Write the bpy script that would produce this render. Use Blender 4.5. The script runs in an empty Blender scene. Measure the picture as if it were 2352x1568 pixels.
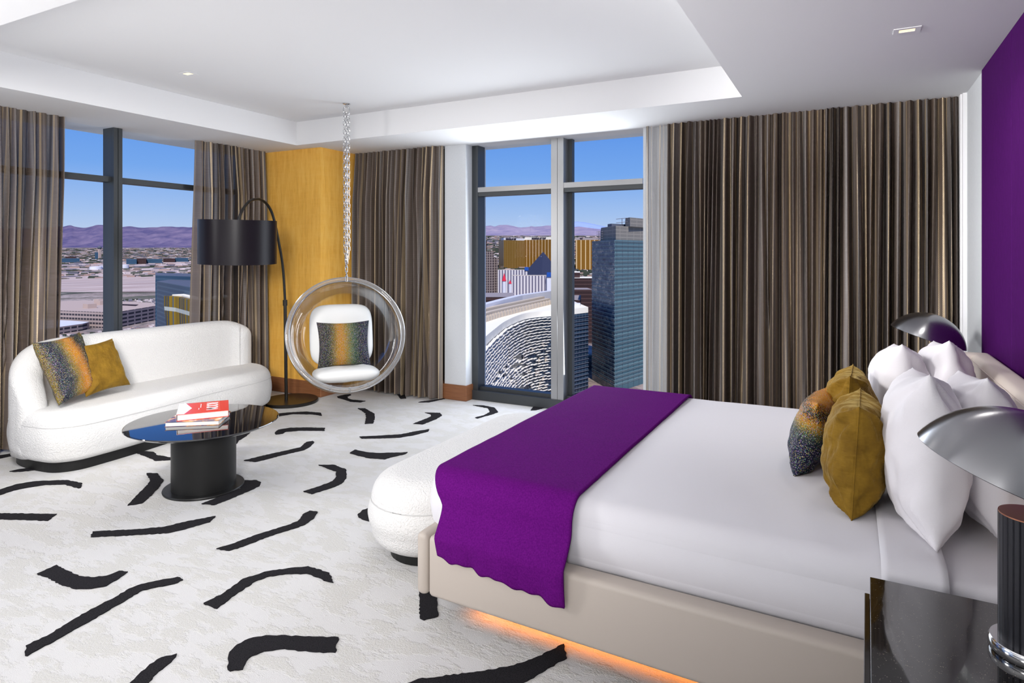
import bpy, bmesh, math, random
from mathutils import Vector, Matrix, noise
random.seed(7)
SC = bpy.context.scene
COL = SC.collection
PI = math.pi

# ---------------------------------------------------------------- helpers
def link(name, me, mats, parent=None):
    o = bpy.data.objects.new(name, me)
    COL.objects.link(o)
    if mats is not None:
        for m in (mats if isinstance(mats, (list, tuple)) else [mats]):
            me.materials.append(m)
    if parent is not None:
        o.parent = parent
    return o

def tag(o, label, cat, group=None, kind=None):
    if label: o['label'] = label
    if cat: o['category'] = cat
    if group: o['group'] = group
    if kind: o['kind'] = kind
    return o

def thing(name, label, cat, loc=(0, 0, 0), rz=0, group=None, kind=None):
    o = bpy.data.objects.new(name, None)
    COL.objects.link(o)
    o.location = loc
    o.rotation_euler = (0, 0, rz)
    o.empty_display_size = .1
    return tag(o, label, cat, group, kind)

def struct(name, bm, mats, parent=None):
    o = obj(name, bm, mats, parent)
    o['kind'] = 'structure'
    return o

def obj(name, bm, mats, parent=None, smooth=False, matrix=None):
    if matrix is not None:
        bm.transform(matrix)
    bmesh.ops.recalc_face_normals(bm, faces=bm.faces)
    me = bpy.data.meshes.new(name)
    bm.to_mesh(me)
    bm.free()
    if smooth:
        me.polygons.foreach_set('use_smooth', [True] * len(me.polygons))
    if any(p.use_smooth for p in me.polygons): me.set_sharp_from_angle(angle=math.radians(38))
    o = link(name, me, mats, parent)
    return o

def mk(name, verts, faces, mats, parent=None, smooth=True, uvs=None, recalc=False):
    me = bpy.data.meshes.new(name)
    me.from_pydata(verts, [], faces)
    if uvs is not None:
        uvl = me.uv_layers.new(name='UVMap')
        for l in me.loops:
            uvl.data[l.index].uv = uvs[l.vertex_index]
    if recalc:
        bm = bmesh.new(); bm.from_mesh(me)
        bmesh.ops.recalc_face_normals(bm, faces=bm.faces)
        bm.to_mesh(me); bm.free()
    me.polygons.foreach_set('use_smooth', [smooth] * len(me.polygons))
    me.update()
    return link(name, me, mats, parent)

def copy_tree(o, parent=None):
    c = o.copy(); COL.objects.link(c)
    if parent is not None: c.parent = parent
    for ch in list(o.children):
        copy_tree(ch, c)
    return c

def box(bm, x0, x1, y0, y1, z0, z1, mi=0):
    vs = [bm.verts.new(p) for p in ((x0,y0,z0),(x1,y0,z0),(x1,y1,z0),(x0,y1,z0),(x0,y0,z1),(x1,y0,z1),(x1,y1,z1),(x0,y1,z1))]
    fs = []
    for f in ((0,3,2,1),(4,5,6,7),(0,1,5,4),(1,2,6,5),(2,3,7,6),(3,0,4,7)):
        fc = bm.faces.new([vs[i] for i in f]); fc.material_index = mi; fs.append(fc)
    return vs, fs

def rbox(x0, x1, y0, y1, z0, z1, r=.01, seg=3, which='all', cuts=0):
    bm = bmesh.new()
    vs, fs = box(bm, x0, x1, y0, y1, z0, z1)
    es = list(bm.edges)
    if which == 'top':
        es = [e for e in es if all(v.co.z > z1 - 1e-6 for v in e.verts) or abs(e.verts[0].co.z - e.verts[1].co.z) > 1e-6]
    if which == 'vert':
        es = [e for e in es if abs(e.verts[0].co.z - e.verts[1].co.z) > 1e-6]
    bmesh.ops.bevel(bm, geom=es, offset=r, segments=seg, profile=.5, affect='EDGES')
    return bm

def prism(bm, poly, z0, z1, mi=0, mtop=None):
    a = [bm.verts.new((x, y, z0)) for x, y in poly]
    b = [bm.verts.new((x, y, z1)) for x, y in poly]
    n = len(poly)
    f = bm.faces.new(b); f.material_index = mi if mtop is None else mtop
    f = bm.faces.new(a[::-1]); f.material_index = mi
    for i in range(n):
        f = bm.faces.new((a[i], a[(i+1) % n], b[(i+1) % n], b[i])); f.material_index = mi
    return a, b

def lathe(bm, prof, n=48, cx=0, cy=0, mi=0):
    rings = []
    for r, z in prof:
        if r < 1e-6:
            rings.append([bm.verts.new((cx, cy, z))])
        else:
            rings.append([bm.verts.new((cx + r*math.cos(2*PI*k/n), cy + r*math.sin(2*PI*k/n), z)) for k in range(n)])
    for a, b in zip(rings, rings[1:]):
        for k in range(n):
            k2 = (k+1) % n
            if len(a) == 1 and len(b) == 1: continue
            if len(a) == 1: f = bm.faces.new((a[0], b[k], b[k2]))
            elif len(b) == 1: f = bm.faces.new((a[k], b[0], a[k2]))
            else: f = bm.faces.new((a[k], b[k], b[k2], a[k2]))
            f.material_index = mi
            f.smooth = True

def tube(bm, pts, r, n=10, closed=False, mi=0, cap=True):
    P = [Vector(p) for p in pts]
    R = r if isinstance(r, (list, tuple)) else [r]*len(P)
    N = len(P)
    rings = []
    up = None
    for i in range(N):
        if closed: t = P[(i+1) % N] - P[i-1]
        else: t = P[min(i+1, N-1)] - P[max(i-1, 0)]
        t.normalize()
        if up is None:
            up = Vector((0,0,1)) if abs(t.z) < .9 else Vector((1,0,0))
        u = t.cross(up).normalized(); v = u.cross(t).normalized(); up = v
        rings.append([bm.verts.new(P[i] + R[i]*(math.cos(2*PI*k/n)*u + math.sin(2*PI*k/n)*v)) for k in range(n)])
    M = N if closed else N-1
    for i in range(M):
        a, b = rings[i], rings[(i+1) % N]
        off = 0
        if closed and i == N-1:
            off = min(range(n), key=lambda q: (b[q].co - a[0].co).length)
        for k in range(n):
            f = bm.faces.new((a[k], a[(k+1) % n], b[(k+1+off) % n], b[(k+off) % n])); f.smooth = True; f.material_index = mi
    if not closed and cap:
        bm.faces.new(rings[0][::-1]).material_index = mi; bm.faces.new(rings[-1]).material_index = mi

def smoothcurve(pts, n):
    """Catmull-Rom through pts, n points per span"""
    P = [Vector(p) for p in pts]
    out = []
    for i in range(len(P)-1):
        p0 = P[max(i-1, 0)]; p1 = P[i]; p2 = P[i+1]; p3 = P[min(i+2, len(P)-1)]
        for k in range(n):
            t = k/n
            out.append(.5*((2*p1) + (p2-p0)*t + (2*p0-5*p1+4*p2-p3)*t*t + (3*p1-p0-3*p2+p3)*t**3))
    out.append(P[-1])
    return out

def smoothclosed(pts, n):
    P = [Vector(p) for p in pts]; L = len(P); out = []
    for i in range(L):
        p0, p1, p2, p3 = P[i-1], P[i], P[(i+1) % L], P[(i+2) % L]
        for k in range(n):
            t = k/n
            out.append(.5*((2*p1) + (p2-p0)*t + (2*p0-5*p1+4*p2-p3)*t*t + (3*p1-p0-3*p2+p3)*t**3))
    return out

# ---------------------------------------------------------------- materials
class NT:
    def __init__(s, name):
        s.m = bpy.data.materials.new(name); s.m.use_nodes = True
        s.t = s.m.node_tree; s.n = s.t.nodes; s.l = s.t.links
        s.b = s.n['Principled BSDF']; s.o = s.n['Material Output']
    def new(s, t, **k):
        n = s.n.new(t)
        for a, v in k.items(): setattr(n, a, v)
        return n
    def lk(s, a, b): s.l.new(a, b)
    def set(s, **k):
        for a, v in k.items():
            s.b.inputs[a.replace('_', ' ')].default_value = v
        return s
    def coord(s, kind='Object', scale=(1,1,1)):
        c = s.new('ShaderNodeTexCoord'); mp = s.new('ShaderNodeMapping')
        mp.inputs['Scale'].default_value = scale
        s.lk(c.outputs[kind], mp.inputs['Vector'])
        return mp.outputs[0]
    def noise(s, vec, scale, detail=3, rough=.5):
        n = s.new('ShaderNodeTexNoise'); n.inputs['Scale'].default_value = scale
        n.inputs['Detail'].default_value = detail; n.inputs['Roughness'].default_value = rough
        if vec is not None: s.lk(vec, n.inputs['Vector'])
        return n.outputs['Fac']
    def ramp(s, fac, stops, interp='LINEAR'):
        r = s.new('ShaderNodeValToRGB'); r.color_ramp.interpolation = interp
        els = r.color_ramp.elements
        while len(els) < len(stops): els.new(.5)
        for e, (p, c) in zip(els, stops):
            e.position = p
            e.color = (c, c, c, 1) if isinstance(c, (int, float)) else (*c, 1)
        s.lk(fac, r.inputs[0])
        return r.outputs[0]
    def bump(s, h, strength=.3, dist=.01, normal=None):
        b = s.new('ShaderNodeBump'); b.inputs['Strength'].default_value = strength; b.inputs['Distance'].default_value = dist
        s.lk(h, b.inputs['Height'])
        if normal is not None: s.lk(normal, b.inputs['Normal'])
        s.lk(b.outputs[0], s.b.inputs['Normal'])
        return b.outputs[0]
    def mixc(s, fac, a, b, mode='MIX'):
        m = s.new('ShaderNodeMix', data_type='RGBA', blend_type=mode)
        for k, v in ((0, fac), (6, a), (7, b)):
            if hasattr(v, 'is_linked') or hasattr(v, 'links'): s.lk(v, m.inputs[k])
            else: m.inputs[k].default_value = v if k == 0 else (*v, 1)
        return m.outputs[2]
    def math(s, op, a, b=0, c=None):
        m = s.new('ShaderNodeMath', operation=op)
        for i, v in enumerate((a, b) if c is None else (a, b, c)):
            if hasattr(v, 'links'): s.lk(v, m.inputs[i])
            else: m.inputs[i].default_value = v
        return m.outputs[0]
    def col(s, v): s.lk(v, s.b.inputs['Base Color'])

def plain(name, c, rough=.5, metal=0, spec=.5, sheen=0, coat=0, nz=0, nscale=60, bump=.002):
    t = NT(name); t.set(Base_Color=(*c, 1), Roughness=rough, Metallic=metal)
    t.b.inputs['Specular IOR Level'].default_value = spec
    t.b.inputs['Sheen Weight'].default_value = sheen
    t.b.inputs['Coat Weight'].default_value = coat
    if nz:
        v = t.coord('Object')
        t.bump(t.noise(v, nscale, 4), nz, bump)
    return t.m

M = {}
M['paint'] = plain('ceiling_paint', (.80, .80, .81), .85, nz=.05, nscale=200)
def wallpaper(name, c, c2, sc=(90, 90, 8)):
    t = NT(name); v = t.coord('Object', sc); f = t.noise(v, 6, 5, .7)
    v2 = t.coord('Object', (1,1,1)); g = t.noise(v2, 5, 3)
    t.col(t.mixc(t.ramp(f, [(.3, 0), (.7, 1)]), c, c2)); t.set(Roughness=.75); t.bump(f, .15, .002)
    return t.m
M['wallpaper'] = wallpaper('grey_wallpaper', (.58, .60, .63), (.72, .74, .76))
M['darkwall'] = plain('dark_lining', (.035, .026, .02), .8)
# purple wall fabric
t = NT('purple_upholstery'); v = t.coord('Object', (30, 30, 3)); f = t.noise(v, 8, 4, .7)
g = t.noise(t.coord('Object', (1,1,1)), 3, 2)
t.col(t.mixc(t.ramp(f, [(.3, 0), (.7, 1)]), (.042, .004, .068), (.068, .007, .105))); t.set(Roughness=.8); t.b.inputs['Specular IOR Level'].default_value = .04; t.b.inputs['Sheen Weight'].default_value = 0
t.bump(t.noise(t.coord('Object', (400, 400, 400)), 1, 2), .15, .001)
M['purple_wall'] = t.m
# golden figured wood
t = NT('figured_maple'); v = t.coord('Object', (3.5, 3.5, .5)); f = t.noise(v, 6, 8, .65)
fl = t.noise(t.coord('Object', (2.0, 2.0, 14)), 2.0, 3, .5)
c = t.ramp(f, [(.2, (.72, .34, .05)), (.5, (.90, .49, .09)), (.75, (.97, .60, .15))])
c = t.mixc(t.math('MULTIPLY', t.ramp(fl, [(.42, 0), (.62, 1)]), .22), c, (.95, .58, .15))
t.col(c); t.set(Roughness=.4); t.b.inputs['Specular IOR Level'].default_value = .25
M['maple'] = t.m
def wood(name, a, b, rough=.45):
    t = NT(name); f = t.noise(t.coord('Object', (1.5, 1.5, 30)), 4, 6, .6)
    t.col(t.ramp(f, [(.3, a), (.7, b)])); t.set(Roughness=rough); return t.m
M['skirtwood'] = wood('brown_wood', (.20, .075, .03), (.29, .12, .05))
M['metalframe'] = plain('window_frame_metal', (.14, .145, .15), .38, .75)
M['metalframe_light'] = plain('window_frame_silver', (.33, .33, .335), .36, .65)
M['metalframe_dark'] = plain('window_frame_dark', (.05, .055, .06), .45, .3)
# pane
t = NT('window_pane_glass'); n = t.n; tr = t.new('ShaderNodeBsdfTransparent'); gl = t.new('ShaderNodeBsdfGlossy'); mx = t.new('ShaderNodeMixShader')
tr.inputs[0].default_value = (.97, .985, 1, 1); gl.inputs['Roughness'].default_value = .02
fr = t.new('ShaderNodeFresnel'); fr.inputs[0].default_value = 1.3
t.lk(t.math('MULTIPLY', fr.outputs[0], .02), mx.inputs[0]); t.lk(tr.outputs[0], mx.inputs[1]); t.lk(gl.outputs[0], mx.inputs[2]); t.lk(mx.outputs[0], t.o.inputs[0])
M['pane'] = t.m
# acrylic bubble
t = NT('clear_acrylic'); tr = t.new('ShaderNodeBsdfTransparent'); gl = t.new('ShaderNodeBsdfGlossy'); mx = t.new('ShaderNodeMixShader')
tr.inputs[0].default_value = (.93, .935, .94, 1); gl.inputs['Roughness'].default_value = .03
lw = t.new('ShaderNodeLayerWeight'); lw.inputs[0].default_value = .25
t.lk(t.math('MULTIPLY', lw.outputs['Fresnel'], .55), mx.inputs[0]); t.lk(tr.outputs[0], mx.inputs[1]); t.lk(gl.outputs[0], mx.inputs[2]); t.lk(mx.outputs[0], t.o.inputs[0])
M['acrylic'] = t.m
t = NT('acrylic_rim'); t.set(Base_Color=(.93, .94, .96, 1), Roughness=.05, Transmission_Weight=.85, IOR=1.45)
M['acrylic_rim'] = t.m
M['chrome'] = plain('chrome', (.60, .60, .61), .14, 1)
# brushed steel: horizontal brushing around the dome
t = NT('brushed_steel'); f = t.noise(t.coord('Object', (6, 6, 220)), 5, 3)
t.set(Metallic=1, Base_Color=(.34, .34, .355, 1)); t.b.inputs['Anisotropic'].default_value = .8; t.b.inputs['Anisotropic Rotation'].default_value = .25; tg = t.new('ShaderNodeTangent', direction_type='RADIAL', axis='Z'); t.lk(tg.outputs[0], t.b.inputs['Tangent'])
t.lk(t.ramp(f, [(.3, .22), (.7, .26)]), t.b.inputs['Roughness'])
M['steel'] = t.m
M['copper'] = plain('copper_cap', (.45, .20, .12), .35, .9)
M['blackmetal'] = plain('black_metal', (.014, .012, .010), .33, .3)
M['blackmatte'] = plain('black_lacquer_matt', (.010, .010, .010), .42, spec=.25)
M['blackglass'] = plain('black_glass', (.006, .006, .008), .04, 0, .9, coat=.6)
t = NT('black_speckled_stone'); vo = t.new('ShaderNodeTexVoronoi'); vo.inputs['Scale'].default_value = 260
t.lk(t.coord('Object'), vo.inputs['Vector'])
sp = t.math('LESS_THAN', vo.outputs['Distance'], .20); rnd_ = t.math('GREATER_THAN', t.noise(t.coord('Object'), 90, 2), .58)
t.col(t.mixc(t.math('MULTIPLY', sp, rnd_), (.007, .006, .006), (.30, .26, .20))); t.set(Roughness=.07); t.b.inputs['Coat Weight'].default_value = .6
M['nightstone'] = t.m
M['column'] = plain('charcoal_column', (.028, .028, .034), .35, .5)
M['lampshade'] = plain('black_satin_shade', (.008, .006, .009), .34, 0, .16)
M['shade_inner'] = plain('shade_lining', (.35, .30, .22), .6)
# boucle
def boucle(name, c, s=85, strength=.9):
    t = NT(name); v = t.coord('Object'); vo = t.new('ShaderNodeTexVoronoi', feature='SMOOTH_F1'); vo.inputs['Scale'].default_value = s
    n2 = t.new('ShaderNodeTexNoise'); n2.inputs['Scale'].default_value = 28; n2.inputs['Detail'].default_value = 2
    t.lk(v, n2.inputs['Vector']); t.lk(t.mixc(.04, v, n2.outputs['Color']), vo.inputs['Vector'])
    f2 = t.noise(v, s*1.7, 2, .5)
    h = t.math('ADD', t.math('MULTIPLY', vo.outputs['Distance'], -1.0), t.math('MULTIPLY', f2, .7))
    t.bump(h, strength, .007); t.set(Base_Color=(*c, 1), Roughness=1); t.b.inputs['Specular IOR Level'].default_value = .05
    return t.m
M['boucle'] = boucle('white_boucle', (.665, .655, .645), 105, .6)
M['leather'] = plain('white_leather', (.72, .72, .71), .42, nz=.15, nscale=14, bump=.01)
# linen
def linen(name, c, nz=.12):
    t = NT(name); f = t.noise(t.coord('Object', (1,1,1)), 3.5, 3); g = t.noise(t.coord('Object'), 500, 2)
    t.bump(t.math('ADD', t.math('MULTIPLY', f, 6), g), nz, .004); t.set(Base_Color=(*c, 1), Roughness=.8); t.b.inputs['Sheen Weight'].default_value = .15
    return t.m
M['linen'] = linen('white_bed_linen', (.63, .615, .65))
M['linen_pillow'] = linen('white_pillowcase', (.72, .695, .725), .2)
t = NT('purple_wool'); v = t.coord('Object'); f = t.noise(v, 160, 4, .7); g = t.noise(v, 7, 3)
t.col(t.mixc(t.ramp(f, [(.35, 0), (.65, 1)]), (.078, .004, .112), (.115, .007, .158))); t.set(Roughness=.9); t.b.inputs['Specular IOR Level'].default_value = .02; t.b.inputs['Sheen Weight'].default_value = 0
t.b.inputs['Sheen Tint'].default_value = (.5, .2, .7, 1)
t.bump(f, .5, .003); M['purple_wool'] = t.m
M['taupe'] = plain('taupe_leather', (.43, .375, .33), .5, nz=.08, nscale=200)
M['taupe_head'] = plain('cream_leather', (.70, .62, .55), .5, nz=.08, nscale=200)
# velvet
t = NT('gold_velvet'); v = t.coord('Object'); f = t.noise(v, 9, 5, .65); g = t.noise(v, 400, 2)
t.col(t.mixc(t.ramp(f, [(.3, 0), (.7, 1)]), (.13, .068, .006), (.25, .14, .014))); t.set(Roughness=.75)
t.b.inputs['Specular IOR Level'].default_value = .15; t.b.inputs['Sheen Weight'].default_value = .35; t.b.inputs['Sheen Roughness'].default_value = .3; t.b.inputs['Sheen Tint'].default_value = (.95, .75, .3, 1)
w = t.noise(t.coord('Object', (9, 9, 34)), 1.0, 3, .5); w2 = t.noise(t.coord('Object', (26, 26, 12)), 1.0, 2, .5)
t.bump(t.math('ADD', w, w2), .55, .02); M['velvet'] = t.m
def sequin(name, stops, axis):
    t = NT(name); c = t.new('ShaderNodeTexCoord'); sep = t.new('ShaderNodeSeparateXYZ'); t.lk(c.outputs['UV'], sep.inputs[0])
    mp = t.new('ShaderNodeMapping'); mp.inputs['Scale'].default_value = (400, 400, 400); t.lk(c.outputs['Object'], mp.inputs[0])
    vo = t.new('ShaderNodeTexVoronoi'); vo.inputs['Scale'].default_value = 1; t.lk(mp.outputs[0], vo.inputs['Vector'])
    sc = t.new('ShaderNodeSeparateColor'); t.lk(vo.outputs['Color'], sc.inputs[0])
    u = t.math('ADD', sep.outputs[axis], t.math('MULTIPLY', t.math('SUBTRACT', sc.outputs[0], .5), .15))
    base = t.ramp(u, stops)
    spk = t.math('GREATER_THAN', sc.outputs[1], .82)
    sparkle = t.ramp(sc.outputs[2], [(0, (.45, .45, .40)), (.3, (.5, .40, .06)), (.5, (.10, .35, .2)), (.7, (.28, .16, .42)), (1, (.45, .45, .5))], 'CONSTANT')
    t.col(t.mixc(t.math('MULTIPLY', spk, .7), base, sparkle)); t.set(Roughness=.6); t.b.inputs['Specular IOR Level'].default_value = .15
    t.bump(vo.outputs['Distance'], .3, .002)
    return t.m
NAVY = (.008, .009, .028); DK = (.012, .014, .012); OR = (.42, .16, .008); GD = (.20, .135, .016); TE = (.035, .085, .055)
M['sequin_sofa'] = sequin('speckled_stripe_sofa', [(0, GD), (.04, NAVY), (.30, (.02, .025, .03)), (.40, GD), (.50, OR), (.62, OR), (.70, DK), (.90, DK), (1, GD)], 0)
M['sequin_chair'] = sequin('speckled_stripe_chair', [(0, (.03, .025, .03)), (.24, DK), (.33, GD), (.42, OR), (.54, GD), (.66, TE), (.75, DK), (.85, NAVY), (1, NAVY)], 0)
M['sequin_bed'] = sequin('speckled_stripe_bed', [(0, NAVY), (.45, NAVY), (.58, (.03, .045, .03)), (.66, GD), (.74, OR), (.80, DK), (.89, DK), (.94, OR), (1, OR)], 1)
# carpet
t = NT('white_carpet'); v = t.coord('Object')
patch = t.ramp(t.noise(t.coord('Object', (1, 1.8, 1)), 5.0, 5, .65), [(.47, 0), (.54, 1)])
pile = t.noise(v, 110, 3, .7); fine = t.noise(v, 300, 2, .6)
t.col(t.mixc(t.math('MULTIPLY', patch, t.ramp(pile, [(.35, .3), (.6, 1)])), (.60, .588, .585), (.56, .545, .515)))
h = t.math('ADD', t.math('MULTIPLY', t.math('MULTIPLY', patch, pile), .45), t.math('MULTIPLY', fine, .22))
t.bump(h, .8, .010); t.set(Roughness=.95); t.b.inputs['Specular IOR Level'].default_value = .1; M['carpet'] = t.m
t = NT('black_carpet'); v = t.coord('Object'); f = t.noise(v, 220, 3, .7)
t.col(t.ramp(f, [(.3, (.008, .007, .009)), (.7, (.034, .032, .036))])); t.bump(f, .9, .008); t.set(Roughness=.95); t.b.inputs['Specular IOR Level'].default_value = .1; M['carpet_black'] = t.m
# curtain
def curtain_mat(name, alpha, lo=.35):
    t = NT(name); c = t.new('ShaderNodeTexCoord'); sep = t.new('ShaderNodeSeparateXYZ'); t.lk(c.outputs['UV'], sep.inputs[0])
    U, V = sep.outputs[0], sep.outputs[1]
    def n1(sc, det=2):
        n = t.new('ShaderNodeTexNoise', noise_dimensions='1D'); n.inputs['Scale'].default_value = sc; n.inputs['Detail'].default_value = det; t.lk(U, n.inputs['W']); return n.outputs['Fac']
    wide = n1(9, 2); mid = n1(26, 2); fine = n1(300, 1)
    row = t.math('SINE', t.math('MULTIPLY', V, 2*PI/.011)); row = t.math('MULTIPLY_ADD', row, .5, .5)
    brick = t.math('SINE', t.math('ADD', t.math('MULTIPLY', V, 2*PI/.014), t.math('MULTIPLY', t.math('FLOOR', t.math('MULTIPLY', U, 380)), PI)))
    brick = t.math('GREATER_THAN', brick, .1)
    gold = t.ramp(mid, [(.58, 0), (.61, 1)])
    goldpat = t.math('MULTIPLY', gold, t.math('MULTIPLY_ADD', brick, .75, .25))
    base = t.ramp(wide, [(.30, (.045, .034, .029)), (.42, (.125, .09, .068)), (.52, (.20, .158, .134)), (.62, (.31, .28, .265)), (.72, (.07, .056, .05))])
    base = t.mixc(t.math('MULTIPLY', row, .45), base, (.02, .016, .014))
    colr = t.mixc(goldpat, base, (.70, .54, .34))
    t.col(colr); t.set(Roughness=.42)
    t.lk(t.math('MULTIPLY', goldpat, .55), t.b.inputs['Metallic'])
    t.bump(t.math('ADD', t.math('MULTIPLY', fine, .6), t.math('ADD', row, goldpat)), .35, .002)
    # open weave
    a = t.math('SUBTRACT', 1.0, t.math('MULTIPLY', t.ramp(fine, [(.3, 1), (.6, lo)]), alpha))
    a = t.math('MAXIMUM', a, goldpat)
    t.lk(a, t.b.inputs['Alpha'])
    return t.m
M['curtain'] = curtain_mat('woven_metallic_curtain', .07)
M['curtain_open'] = curtain_mat('woven_metallic_curtain_single_layer', .92, .8)

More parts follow.
